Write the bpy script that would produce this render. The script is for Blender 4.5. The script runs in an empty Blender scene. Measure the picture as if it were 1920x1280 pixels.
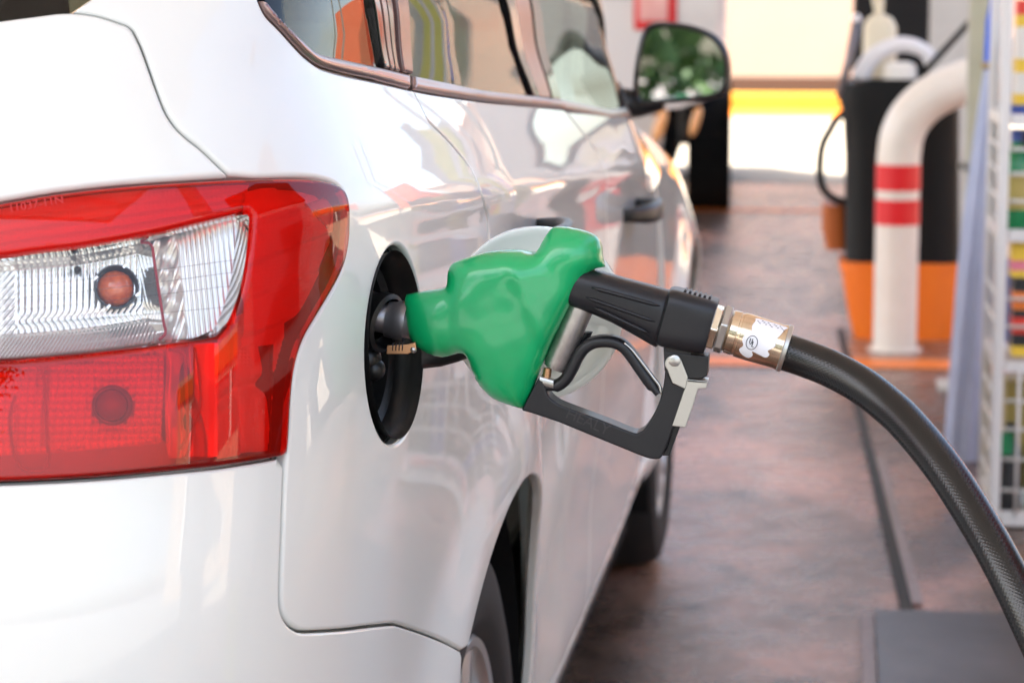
import bpy, math, random
import numpy as np
from mathutils import Vector, Matrix, geometry

random.seed(7)
rng = np.random.default_rng(5)
R = math.radians
scene = bpy.context.scene
col = scene.collection

# ------------------------------------------------------------------ camera
CAM = np.array([1.2334, -2.410, 1.1745])
YAW, PIT, FPX = 0.1355, 0.1367, 4503.6
cyw, syw, cpt, spt = math.cos(YAW), math.sin(YAW), math.cos(PIT), math.sin(PIT)
FW = np.array([-syw * cpt, cyw * cpt, -spt])
RT = np.array([cyw, syw, 0.0])
UP = np.cross(RT, FW)
cam = bpy.data.cameras.new('camera')
camo = bpy.data.objects.new('camera', cam)
col.objects.link(camo)
camo.matrix_world = Matrix(((RT[0], UP[0], -FW[0], CAM[0]), (RT[1], UP[1], -FW[1], CAM[1]),
                            (RT[2], UP[2], -FW[2], CAM[2]), (0, 0, 0, 1)))
cam.sensor_width = 36.0
cam.lens = FPX / 1920 * 36.0
cam.clip_start = 0.05
cam.clip_end = 600
cam.dof.use_dof = True
cam.dof.focus_distance = 1.93
cam.dof.aperture_fstop = 9.0
scene.camera = camo

# ------------------------------------------------------------------ world, sun, exposure
SUN_TO = Vector((-0.42, -0.24, 0.875)).normalized()
SUN_EL = math.asin(SUN_TO.z)
SUN_AZ = math.atan2(SUN_TO.x, SUN_TO.y)
world = bpy.data.worlds.new('World')
scene.world = world
world.use_nodes = True
wn = world.node_tree
bg = wn.nodes['Background']
sky = wn.nodes.new('ShaderNodeTexSky')
sky.sky_type = 'NISHITA'
sky.sun_disc = False
sky.sun_elevation = SUN_EL
sky.sun_rotation = SUN_AZ
sky.dust_density = 4.0
sky.ozone_density = 0.2
sky.air_density = 0.8
sky_tint = wn.nodes.new('ShaderNodeMix')      # warm tint over the whole sky, standing in for white balance
sky_tint.data_type = 'RGBA'
sky_tint.blend_type = 'MULTIPLY'
sky_tint.inputs[0].default_value = 1.0
sky_tint.inputs[7].default_value = (1.045, 1.0, 0.905, 1)
wn.links.new(sky.outputs[0], sky_tint.inputs[6])
wn.links.new(sky_tint.outputs[2], bg.inputs[0])
bg.inputs[1].default_value = 0.14
sun = bpy.data.lights.new('sun', 'SUN')
sun.energy = 4.2
sun.angle = R(0.53)
sun.color = (1.0, 0.95, 0.87)
suno = bpy.data.objects.new('sun', sun)
suno.rotation_euler = (-SUN_TO).to_track_quat('-Z', 'Y').to_euler()
suno.location = (-6, -4, 14)
col.objects.link(suno)

scene.view_settings.view_transform = 'Standard'
scene.view_settings.look = 'None'
scene.view_settings.gamma = 1.0
scene.view_settings.use_curve_mapping = False
scene.view_settings.exposure = 2.6
scene.cycles.use_denoising = True
scene.cycles.max_bounces = 10
scene.cycles.transparent_max_bounces = 16
scene.cycles.sample_clamp_indirect = 12
scene.cycles.caustics_reflective = True
scene.cycles.caustics_refractive = False


# ------------------------------------------------------------------ pixel helpers (photograph 1920 x 1280)
def ray(px, py):
    return FW * FPX + RT * (px - 960.0) + UP * (640.0 - py)


def at(px, py, Y):
    d = ray(px, py)
    return CAM + d * ((Y - CAM[1]) / d[1])


def ground(px, py, z=0.0):
    d = ray(px, py)
    return CAM + d * ((z - CAM[2]) / d[2])


def project(P):
    q = P - CAM
    w = q @ FW
    return np.stack([960 + FPX * (q @ RT) / w, 640 - FPX * (q @ UP) / w], -1), w


# ------------------------------------------------------------------ materials
MATS = {}


def mat(name, colr, rough=0.5, metal=0.0, coat=0.0, spec=0.5, noise=None, bump=None, var=None, coat_rough=0.03, emit=None):
    """Principled material; var=(scale, other colour, factor) mixes a noise-driven second colour; bump=(scale,strength,dist)."""
    m = bpy.data.materials.new(name)
    m.use_nodes = True
    nt = m.node_tree
    p = nt.nodes['Principled BSDF']
    p.inputs['Base Color'].default_value = (*colr, 1)
    p.inputs['Roughness'].default_value = rough
    p.inputs['Metallic'].default_value = metal
    p.inputs['Coat Weight'].default_value = coat
    p.inputs['Coat Roughness'].default_value = coat_rough
    p.inputs['Specular IOR Level'].default_value = spec
    tc = nt.nodes.new('ShaderNodeTexCoord')
    if var:
        n = nt.nodes.new('ShaderNodeTexNoise')
        n.inputs['Scale'].default_value = var[0]
        n.inputs['Detail'].default_value = 6
        n.inputs['Roughness'].default_value = 0.65
        nt.links.new(tc.outputs['Object'], n.inputs['Vector'])
        rmp = nt.nodes.new('ShaderNodeValToRGB')
        rmp.color_ramp.elements[0].position = 0.35
        rmp.color_ramp.elements[0].color = (*colr, 1)
        rmp.color_ramp.elements[1].position = 0.68
        rmp.color_ramp.elements[1].color = (*[a * (1 - var[2]) + b * var[2] for a, b in zip(colr, var[1])], 1)
        nt.links.new(n.outputs['Fac'], rmp.inputs[0])
        nt.links.new(rmp.outputs[0], p.inputs['Base Color'])
    if bump:
        n = nt.nodes.new('ShaderNodeTexNoise')
        n.inputs['Scale'].default_value = bump[0]
        n.inputs['Detail'].default_value = 4
        nt.links.new(tc.outputs['Object'], n.inputs['Vector'])
        b = nt.nodes.new('ShaderNodeBump')
        b.inputs['Strength'].default_value = bump[1]
        b.inputs['Distance'].default_value = bump[2]
        nt.links.new(n.outputs['Fac'], b.inputs['Height'])
        nt.links.new(b.outputs[0], p.inputs['Normal'])
    MATS[name] = m
    return m


def lens_mat(name, tint, diff, fac, ior=1.5):
    """Tinted clear plastic: straight-through tinted transparency, some body colour, glossy skin."""
    m = bpy.data.materials.new(name)
    m.use_nodes = True
    nt = m.node_tree
    nt.nodes.remove(nt.nodes['Principled BSDF'])
    out = nt.nodes['Material Output']
    tr = nt.nodes.new('ShaderNodeBsdfTransparent')
    tr.inputs[0].default_value = (*tint, 1)
    df = nt.nodes.new('ShaderNodeBsdfDiffuse')
    df.inputs[0].default_value = (*diff, 1)
    tl = nt.nodes.new('ShaderNodeBsdfTranslucent')
    tl.inputs[0].default_value = (*diff, 1)
    gl = nt.nodes.new('ShaderNodeBsdfGlossy')
    gl.inputs['Roughness'].default_value = 0.015
    fr = nt.nodes.new('ShaderNodeFresnel')
    fr.inputs[0].default_value = ior
    mx0 = nt.nodes.new('ShaderNodeMixShader')
    mx0.inputs[0].default_value = 0.4
    nt.links.new(df.outputs[0], mx0.inputs[1])
    nt.links.new(tl.outputs[0], mx0.inputs[2])
    mx1 = nt.nodes.new('ShaderNodeMixShader')
    mx1.inputs[0].default_value = fac
    nt.links.new(tr.outputs[0], mx1.inputs[1])
    nt.links.new(mx0.outputs[0], mx1.inputs[2])
    mx2 = nt.nodes.new('ShaderNodeMixShader')
    nt.links.new(fr.outputs[0], mx2.inputs[0])
    nt.links.new(mx1.outputs[0], mx2.inputs[1])
    nt.links.new(gl.outputs[0], mx2.inputs[2])
    nt.links.new(mx2.outputs[0], out.inputs[0])
    MATS[name] = m
    return m


def glass_mat(name, tint, ior=1.52):
    return lens_mat(name, tint, (0.02, 0.02, 0.02), 0.0, ior)


PAINT = mat('white_car_paint', (0.78, 0.785, 0.735), 0.42, coat=1.0, spec=0.35, coat_rough=0.012)
SHELL = mat('inner_shell_paint', (0.78, 0.78, 0.75), 0.5)
DARK = mat('black_underbody', (0.006, 0.006, 0.006), 0.85, spec=0.2)
BLACKP = mat('black_plastic', (0.007, 0.007, 0.008), 0.40, bump=(900, 0.15, 0.0004))
GLOSSB = mat('gloss_black_trim', (0.01, 0.01, 0.011), 0.12, coat=0.6)
TRIM = mat('satin_window_trim', (0.40, 0.29, 0.27), 0.30, metal=0.85)
FRAME = mat('canopy_sheen_frame', (0.16, 0.085, 0.075), 0.25, coat=0.5)  # rose tone paints the red canopy's reflection into the frame strips
RUBBER = mat('tyre_rubber', (0.009, 0.009, 0.009), 0.75, bump=(160, 0.2, 0.001))
ALLOY = mat('alloy_wheel', (0.55, 0.54, 0.52), 0.3, metal=0.75, coat=0.3)
GLASS = glass_mat('tinted_side_glass', (0.11, 0.14, 0.12))
GLASSF = glass_mat('clear_windscreen_glass', (0.62, 0.70, 0.64))
SEAT = mat('seat_cloth', (0.05, 0.05, 0.055), 0.9, bump=(300, 0.3, 0.001))
CABIN = mat('cabin_plastic', (0.06, 0.06, 0.06), 0.7)
CHROME = mat('chrome_reflector', (0.96, 0.93, 0.88), 0.08, metal=0.75)
CHROMER = mat('satin_reflector', (0.96, 0.92, 0.85), 0.20, metal=0.55)
REDLENS = lens_mat('red_lens', (1.0, 0.045, 0.026), (1.0, 0.018, 0.007), 0.25)
CLEARLENS = lens_mat('clear_lens', (0.97, 0.97, 0.96), (0.8, 0.8, 0.8), 0.02)
ORANGELENS = lens_mat('orange_reflector_lens', (1.0, 0.25, 0.03), (0.85, 0.16, 0.02), 0.6)
BULB = mat('orange_bulb', (0.92, 0.17, 0.03), 0.15, coat=1.0, var=(160, (0.50, 0.05, 0.01), 0.9))
BULBD = mat('shade_toned_bulb', (0.16, 0.03, 0.02), 0.12, coat=1.0)  # colour darkened to paint the shade of the lower bulb's cavity
SOCKET = mat('bulb_socket', (0.025, 0.022, 0.022), 0.4)
GREEN = mat('green_nozzle_cover', (0.0, 0.41, 0.128), 0.34, coat=0.7, coat_rough=0.10, spec=0.5, var=(28, (0.012, 0.24, 0.085), 0.35), bump=(60, 0.05, 0.002))
BLACKG = mat('black_grip_plastic', (0.010, 0.010, 0.013), 0.36, spec=0.4, bump=(500, 0.12, 0.0005), var=(40, (0.022, 0.021, 0.021), 0.4))
ALU = mat('scratched_aluminium', (0.55, 0.52, 0.49), 0.38, metal=0.9, var=(90, (0.32, 0.29, 0.27), 0.6))
STEEL = mat('bright_steel', (0.50, 0.49, 0.46), 0.30, metal=0.9)
DSTEEL = mat('dark_steel', (0.26, 0.25, 0.26), 0.35, metal=0.8)
NICKEL = mat('warm_nickel_coupling', (0.86, 0.71, 0.54), 0.18, metal=1.0, var=(60, (0.62, 0.48, 0.35), 0.8))
HEXM = mat('nickel_hex_nut', (0.86, 0.78, 0.64), 0.18, metal=1.0)
BRASS = mat('brass_spring', (0.55, 0.30, 0.16), 0.38, metal=0.9)
STICKER = mat('white_worn_sticker', (0.82, 0.82, 0.85), 0.5)
INK = mat('dark_ink', (0.04, 0.04, 0.05), 0.6)
EMBOSS = mat('worn_embossing', (0.030, 0.026, 0.028), 0.5)


# ------------------------------------------------------------------ object helpers
def empty(name, loc, label, cat, group=None, kind=None):
    o = bpy.data.objects.new(name, None)
    o.location = loc
    o.empty_display_size = 0.1
    col.objects.link(o)
    o['label'] = label
    o['category'] = cat
    if group:
        o['group'] = group
    if kind:
        o['kind'] = kind
    return o


def root_loc(o):
    while o.parent:
        o = o.parent
    return np.array(o.location)


def mesh(name, V, F, m, parent=None, smooth=False, normals=None, label=None, mats=None, fmat=None):
    V = np.asarray(V, float)
    if parent is not None:
        V = V - root_loc(parent)
    me = bpy.data.meshes.new(name)
    me.from_pydata(V.tolist(), [], [list(map(int, f)) for f in F])
    for mm in (mats or [m]):
        me.materials.append(mm)
    if fmat is not None:
        me.polygons.foreach_set('material_index', np.asarray(fmat, np.int32))
    if smooth or normals is not None:
        me.polygons.foreach_set('use_smooth', [True] * len(me.polygons))
    me.update()
    if normals is not None:
        me.normals_split_custom_set_from_vertices([tuple(n) for n in normals])
    o = bpy.data.objects.new(name, me)
    col.objects.link(o)
    if parent is not None:
        o.parent = parent
    if label:
        o['label'] = label
    return o


def autosmooth(o, deg=35):
    """Mark edges sharper than deg so smooth shading keeps creases."""
    me = o.data
    import bmesh
    bm = bmesh.new()
    bm.from_mesh(me)
    bmesh.ops.recalc_face_normals(bm, faces=bm.faces)
    for e in bm.edges:
        if len(e.link_faces) == 2 and e.calc_face_angle(0) > R(deg):
            e.smooth = False
    for f in bm.faces:
        f.smooth = True
    bm.to_mesh(me)
    bm.free()
    return o


def bevel(o, w, seg=2):
    md = o.modifiers.new('bevel', 'BEVEL')
    md.width = w
    md.segments = seg
    md.limit_method = 'ANGLE'
    md.angle_limit = R(35)
    return o


class MB:
    def __init__(s):
        s.V, s.F, s.M = [], [], []

    def add(s, V, F, mi=0):
        b = len(s.V)
        s.V += [tuple(map(float, v)) for v in V]
        s.F += [[b + i for i in f] for f in F]
        s.M += [mi] * len(F)
        return s

    def box(s, x0, x1, y0, y1, z0, z1, mi=0):
        V = [(x, y, z) for z in (z0, z1) for y in (y0, y1) for x in (x0, x1)]
        F = [(0, 2, 3, 1), (4, 5, 7, 6), (0, 1, 5, 4), (2, 6, 7, 3), (0, 4, 6, 2), (1, 3, 7, 5)]
        return s.add(V, F, mi)

    def tube(s, pts, r, n=12, cap=True, mi=0):
        V, F = tube_geo(pts, r, n, cap)
        return s.add(V, F, mi)

    def build(s, name, m, parent=None, smooth=False, mats=None, auto=None, label=None):
        o = mesh(name, s.V, s.F, m, parent, smooth, mats=mats, fmat=s.M if mats else None, label=label)
        if auto:
            autosmooth(o, auto)
        return o


def frames(pts):
    pts = [Vector(p) for p in pts]
    T = []
    for i in range(len(pts)):
        a, b = pts[max(0, i - 1)], pts[min(len(pts) - 1, i + 1)]
        T.append((b - a).normalized())
    n = T[0].orthogonal().normalized()
    out = []
    for i, t in enumerate(T):
        n = (n - t * n.dot(t)).normalized()
        out.append((pts[i], t, n, t.cross(n)))
    return out


def tube_geo(pts, r, n=12, cap=True):
    fr = frames(pts)
    rs = r if hasattr(r, '__len__') else [r] * len(fr)
    V, F = [], []
    for (p, t, a, b), rr in zip(fr, rs):
        for k in range(n):
            th = 2 * math.pi * k / n
            V.append(tuple(p + (a * math.cos(th) + b * math.sin(th)) * rr))
    for i in range(len(fr) - 1):
        for k in range(n):
            F.append((i * n + k, i * n + (k + 1) % n, (i + 1) * n + (k + 1) % n, (i + 1) * n + k))
    if cap:
        F.append(tuple(reversed(range(n))))
        F.append(tuple((len(fr) - 1) * n + k for k in range(n)))
    return V, F


def loft_geo(secs, n=32, cap=True):
    """secs: (centre, axis_a, axis_b, ra, rb, exponent)."""
    V, F = [], []
    for (c, a, b, ra, rb, ex) in secs:
        c, a, b = map(lambda q: np.asarray(q, float), (c, a, b))
        for k in range(n):
            th = 2 * math.pi * k / n
            cs, sn = math.cos(th), math.sin(th)
            rr = (abs(cs) ** ex + abs(sn) ** ex) ** (-1.0 / ex)
            V.append(tuple(c + a * ra * rr * cs + b * rb * rr * sn))
    for i in range(len(secs) - 1):
        for k in range(n):
            F.append((i * n + k, i * n + (k + 1) % n, (i + 1) * n + (k + 1) % n, (i + 1) * n + k))
    if cap:
        F.append(tuple(reversed(range(n))))
        F.append(tuple((len(secs) - 1) * n + k for k in range(n)))
    return V, F


def lathe_geo(prof, origin, axis, n=48, ref=None, closed=False):
    """prof: (distance along axis, radius)."""
    o, ax = Vector(origin), Vector(axis).normalized()
    a = ax.orthogonal().normalized() if ref is None else Vector(ref).normalized()
    b = ax.cross(a)
    V, F = [], []
    for (h, r) in prof:
        for k in range(n):
            th = 2 * math.pi * k / n
            V.append(tuple(o + ax * h + (a * math.cos(th) + b * math.sin(th)) * r))
    m = len(prof)
    for i in range(m if closed else m - 1):
        j = (i + 1) % m
        for k in range(n):
            F.append((i * n + k, i * n + (k + 1) % n, j * n + (k + 1) % n, j * n + k))
    return V, F


def spline(pts, per=8, closed=False):
    """Catmull-Rom resample of a list of 2D/3D points."""
    P = np.asarray(pts, float)
    n = len(P)
    out = []
    rngi = range(n if closed else n - 1)
    for i in rngi:
        p0 = P[(i - 1) % n] if (closed or i > 0) else 2 * P[0] - P[1]
        p1, p2 = P[i], P[(i + 1) % n]
        p3 = P[(i + 2) % n] if (closed or i + 2 < n) else 2 * P[-1] - P[-2]
        for k in range(per):
            t = k / per
            out.append(0.5 * ((2 * p1) + (-p0 + p2) * t + (2 * p0 - 5 * p1 + 4 * p2 - p3) * t * t + (-p0 + 3 * p1 - 3 * p2 + p3) * t ** 3))
    if not closed:
        out.append(P[-1])
    return np.array(out)


def inside(P, poly):
    x, y = P[:, 0], P[:, 1]
    px, py = poly[:, 0], poly[:, 1]
    qx, qy = np.roll(px, -1), np.roll(py, -1)
    c = np.zeros(len(P), bool)
    for i in range(len(poly)):
        if py[i] == qy[i]:
            continue
        k = ((py[i] > y) != (qy[i] > y)) & (x < (qx[i] - px[i]) * (y - py[i]) / (qy[i] - py[i]) + px[i])
        c ^= k
    return c


def seg_dist(P, A, B, chunk=3000):
    """min distance from points to segments, index of nearest."""
    D = np.empty(len(P))
    for s in range(0, len(P), chunk):
        p = P[s:s + chunk, None, :]
        ab = (B - A)[None]
        t = np.clip(((p - A[None]) * ab).sum(-1) / np.maximum((ab ** 2).sum(-1), 1e-14), 0, 1)
        q = A[None] + t[..., None] * ab
        D[s:s + chunk] = np.sqrt(((p - q) ** 2).sum(-1)).min(1)
    return D


def resample(poly, step):
    P = np.asarray(poly, float)
    Q = np.roll(P, -1, 0)
    out = []
    for a, b in zip(P, Q):
        L = np.linalg.norm(b - a)
        k = max(1, int(round(L / step)))
        if L < 1e-7:
            continue
        for i in range(k):
            out.append(a + (b - a) * i / k)
    return np.array(out)


def signed_area(P):
    x, y = P[:, 0], P[:, 1]
    return 0.5 * np.sum(x * np.roll(y, -1) - y * np.roll(x, -1))


def triangulate(loops, pts):
    """Delaunay of loops (first outer, others holes) plus interior points; returns verts, tris, loop index lists."""
    V, E, idx = [], [], []
    for L in loops:
        b = len(V)
        V += [Vector(map(float, p)) for p in L]
        E += [(b + i, b + (i + 1) % len(L)) for i in range(len(L))]
    nb = len(V)
    V += [Vector(map(float, p)) for p in pts]
    vo, eo, fo, vi, ei, fi = geometry.delaunay_2d_cdt(V, E, [], 0, 1e-7)
    VO = np.array([(v.x, v.y) for v in vo])
    T = np.array([f for f in fo if len(f) == 3])
    c = VO[T].mean(1)
    ok = inside(c, loops[0])
    for h in loops[1:]:
        ok &= ~inside(c, h)
    T = T[ok]
    m = {}
    for k, src in enumerate(vi):
        for s in src:
            m[s] = k
    b = 0
    for L in loops:
        idx.append([m[b + i] for i in range(len(L))])
        b += len(L)
    return VO, T, idx


# ------------------------------------------------------------------ car body surface
class Cub:
    """natural cubic spline."""
    def __init__(s, x, y):
        s.x = np.array(x, float)
        s.y = np.array(y, float)
        n = len(x)
        h = np.diff(s.x)
        A = np.eye(n)
        r = np.zeros(n)
        for i in range(1, n - 1):
            A[i, i - 1], A[i, i], A[i, i + 1] = h[i - 1], 2 * (h[i - 1] + h[i]), h[i]
            r[i] = 6 * ((s.y[i + 1] - s.y[i]) / h[i] - (s.y[i] - s.y[i - 1]) / h[i - 1])
        s.m = np.linalg.solve(A, r)
        s.h = h

    def __call__(s, q):
        q = np.clip(np.asarray(q, float), s.x[0], s.x[-1])
        i = np.clip(np.searchsorted(s.x, q, side='right') - 1, 0, len(s.x) - 2)
        h = s.h[i]
        a, b = (s.x[i + 1] - q) / h, (q - s.x[i]) / h
        return a * s.y[i] + b * s.y[i + 1] + ((a ** 3 - a) * s.m[i] + (b ** 3 - b) * s.m[i + 1]) * h * h / 6


def smooth01(x):
    x = np.clip(x, 0, 1)
    return x * x * x * (x * (x * 6 - 15) + 10)


W_SIDE = Cub([.15, .22, .28, .36, .5, .62, .72, .82, .90, .96, 1.02, 1.08, 1.15, 1.25, 1.33, 1.40, 1.46],
             [.80, .846, .872, .889, .900, .905, .909, .911, .910, .906, .899, .886, .862, .815, .765, .705, .62])
W_FRONT = Cub([.15, .28, .45, .6, .75, .84, .90, .95, .99, 1.03, 1.1, 1.5], [.80, .865, .900, .914, .914, .904, .886, .852, .80, .73, .60, .2])
Y_REAR = Cub([.15, .25, .40, .55, .68, .78, .82, .90, 1.0, 1.08, 1.15, 1.25, 1.35, 1.42, 1.48],
             [-.74, -.80, -.865, -.89, -.895, -.885, -.875, -.86, -.83, -.79, -.735, -.62, -.47, -.34, -.2])
YC, B0, YF0 = -0.20, 0.66, 2.75
HP = math.pi / 2
NR, NF = 7.0, 3.0
_pt = np.linspace(0, HP, 3000)
_rr = (np.cos(_pt) ** NR + np.sin(_pt) ** NR) ** (-1 / NR)
_xy = np.stack([0.86 * _rr * np.sin(_pt), 0.65 * _rr * np.cos(_pt)], 1)
_arc = np.concatenate([[0], np.cumsum(np.linalg.norm(np.diff(_xy, axis=0), axis=1))])
HPU = _arc[-1] / B0          # u at which the straight side begins; u = 0 is the centre line of the tail
UF = HPU + (YF0 - YC) / B0
ARCH_R, AX_Z, WB, AXY = 0.385, 0.315, 2.648, -0.03


def hood_h(Y):
    return 1.0 - 0.24 * smooth01((Y - 1.75) / 2.6)


def S(u, z):
    u = np.asarray(u, float)
    z = np.asarray(z, float)
    u, z = np.broadcast_arrays(u, z)
    w = W_SIDE(z)
    b = YC - Y_REAR(z)
    # rear corner
    ph = np.interp(np.clip(u, 0, HPU) * B0, _arc, _pt)
    c, s = np.cos(ph), np.sin(ph)
    r = (np.abs(c) ** NR + np.abs(s) ** NR) ** (-1 / NR)
    Y = np.where(u < HPU, YC - b * r * c + 0.055 * (r * s) ** 2 * c, YC + B0 * (u - HPU))
    X = np.where(u < HPU, r * s, 1.0)
    # front corner
    ps = np.clip(u - UF, 0, HP)
    cf, sf = np.cos(ps), np.sin(ps)
    rf = (np.abs(cf) ** NF + np.abs(sf) ** NF) ** (-1 / NF)
    front = u > UF
    Y = np.where(front, YF0 + 0.80 * rf * sf, Y)
    X = np.where(front, rf * cf, X)
    # front half narrows into the bonnet
    k = smooth01((Y - 1.45) / 0.9)
    wf = W_FRONT(z / hood_h(Y))
    w = w * (1 - k) + wf * k
    # plan taper to the rear
    tap = 1 - 0.031 * (np.clip(-Y, 0, 1) / 0.5) ** 1.5
    X = X * w * tap
    side = np.clip(X / np.maximum(w, 1e-3), 0, 1) ** 6
    # shoulder crease falling towards the front, tuck above it
    zc = 1.038 - 0.052 * (Y + 0.6)
    s_ = 0.010
    soft = s_ * np.logaddexp(0, (z - zc) / s_)
    fade = (1 - smooth01((Y - 1.3) / 0.9)) * (1 - smooth01((z - 1.10) / 0.12))
    X = X - side * fade * (0.24 * np.clip(soft, 0, 0.09))
    X = X + side * 0.006 * np.exp(-((z - zc + 0.012) / 0.022) ** 2) * (1 - smooth01((Y - 1.4) / 0.8))
    # lower door hollow
    X = X - side * 0.010 * np.exp(-((z - 0.47) / 0.10) ** 2) * smooth01((Y - 0.40) / 0.2) * (1 - smooth01((Y - 2.0) / 0.2))
    # flared arches
    X = X - side * 0.026 * np.exp(-((Y - 0.36) / 0.15) ** 2) * (1 - smooth01((z - 0.60) / 0.20))
    for yw, amp in ((AXY, 0.014), (WB, 0.020)):
        d = np.hypot(Y - yw, z - AX_Z)
        X = X + side * amp * np.exp(-(np.clip(d - ARCH_R, 0, 9) / 0.075) ** 2) * smooth01((z - 0.2) / 0.15)
    # rear face: lamp band crisply above bumper ledge
    Y = Y + np.where(u < HPU, 0.012 * np.exp(-((z - 0.40) / 0.05) ** 2) * c, 0)
    return np.stack([X, Y, z], -1)


def N(u, z):
    e = 1e-4
    du = S(u + e, z) - S(u - e, z)
    dz = S(u, np.asarray(z) + e) - S(u, np.asarray(z) - e)
    n = np.cross(du, dz)
    n /= np.maximum(np.linalg.norm(n, axis=-1, keepdims=True), 1e-9)
    return n   # outward on the right-hand side


_gu, _gz = np.meshgrid(np.linspace(0.02, UF + 0.9, 420), np.linspace(0.17, 1.45, 200), indexing='ij')
_gu, _gz = _gu.ravel(), _gz.ravel()
_gp = S(_gu, _gz)
_gn = N(_gu, _gz)
_gpx, _gw = project(_gp)
_ok = ((CAM - _gp) * _gn).sum(-1) > 0
_gu, _gz, _gpx, _gw = _gu[_ok], _gz[_ok], _gpx[_ok], _gw[_ok]


def uz(pts):
    """pixels of the photograph -> (u, z) on the body surface."""
    out = []
    for p in np.asarray(pts, float):
        d = ((_gpx - p) ** 2).sum(1)
        near = np.where(d < max(d.min() * 2.5, 200))[0]
        k = near[np.argmin(_gw[near] + d[near] * 1e-4)]
        q = np.array([_gu[k], _gz[k]])
        for it in range(14):
            e = 1e-5
            f0 = project(S(q[0], q[1]))[0]
            fu = project(S(q[0] + e, q[1]))[0]
            fz = project(S(q[0], q[1] + e))[0]
            J = np.stack([(fu - f0) / e, (fz - f0) / e], 1)
            st = np.linalg.lstsq(J, p - f0, rcond=None)[0]
            st = np.clip(st, -0.12, 0.12)
            q = q + st
            if np.abs(st).max() < 1e-7:
                break
        out.append(q)
    return np.array(out)


def uy(Y):
    return HPU + (np.asarray(Y, float) - YC) / B0


def yz(pts):
    P = np.asarray(pts, float)
    return np.stack([uy(P[:, 0]), P[:, 1]], 1)


def extend(bot, top, z):
    """continue the line through two pixel points up to height z."""
    q = uz([bot, top])
    t = (z - q[0, 1]) / (q[1, 1] - q[0, 1])
    return q[0] + (q[1] - q[0]) * t


def arc(yw, r, a0, a1, n=40):
    """circle round a wheel centre in (u, z); angles in degrees, 0 = forward, 90 = up."""
    a = np.radians(np.linspace(a0, a1, n))
    return yz(np.stack([yw + r * np.cos(a), AX_Z + r * np.sin(a)], 1))


SC = np.array([B0, 1.0])
PAIRS = []


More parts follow.
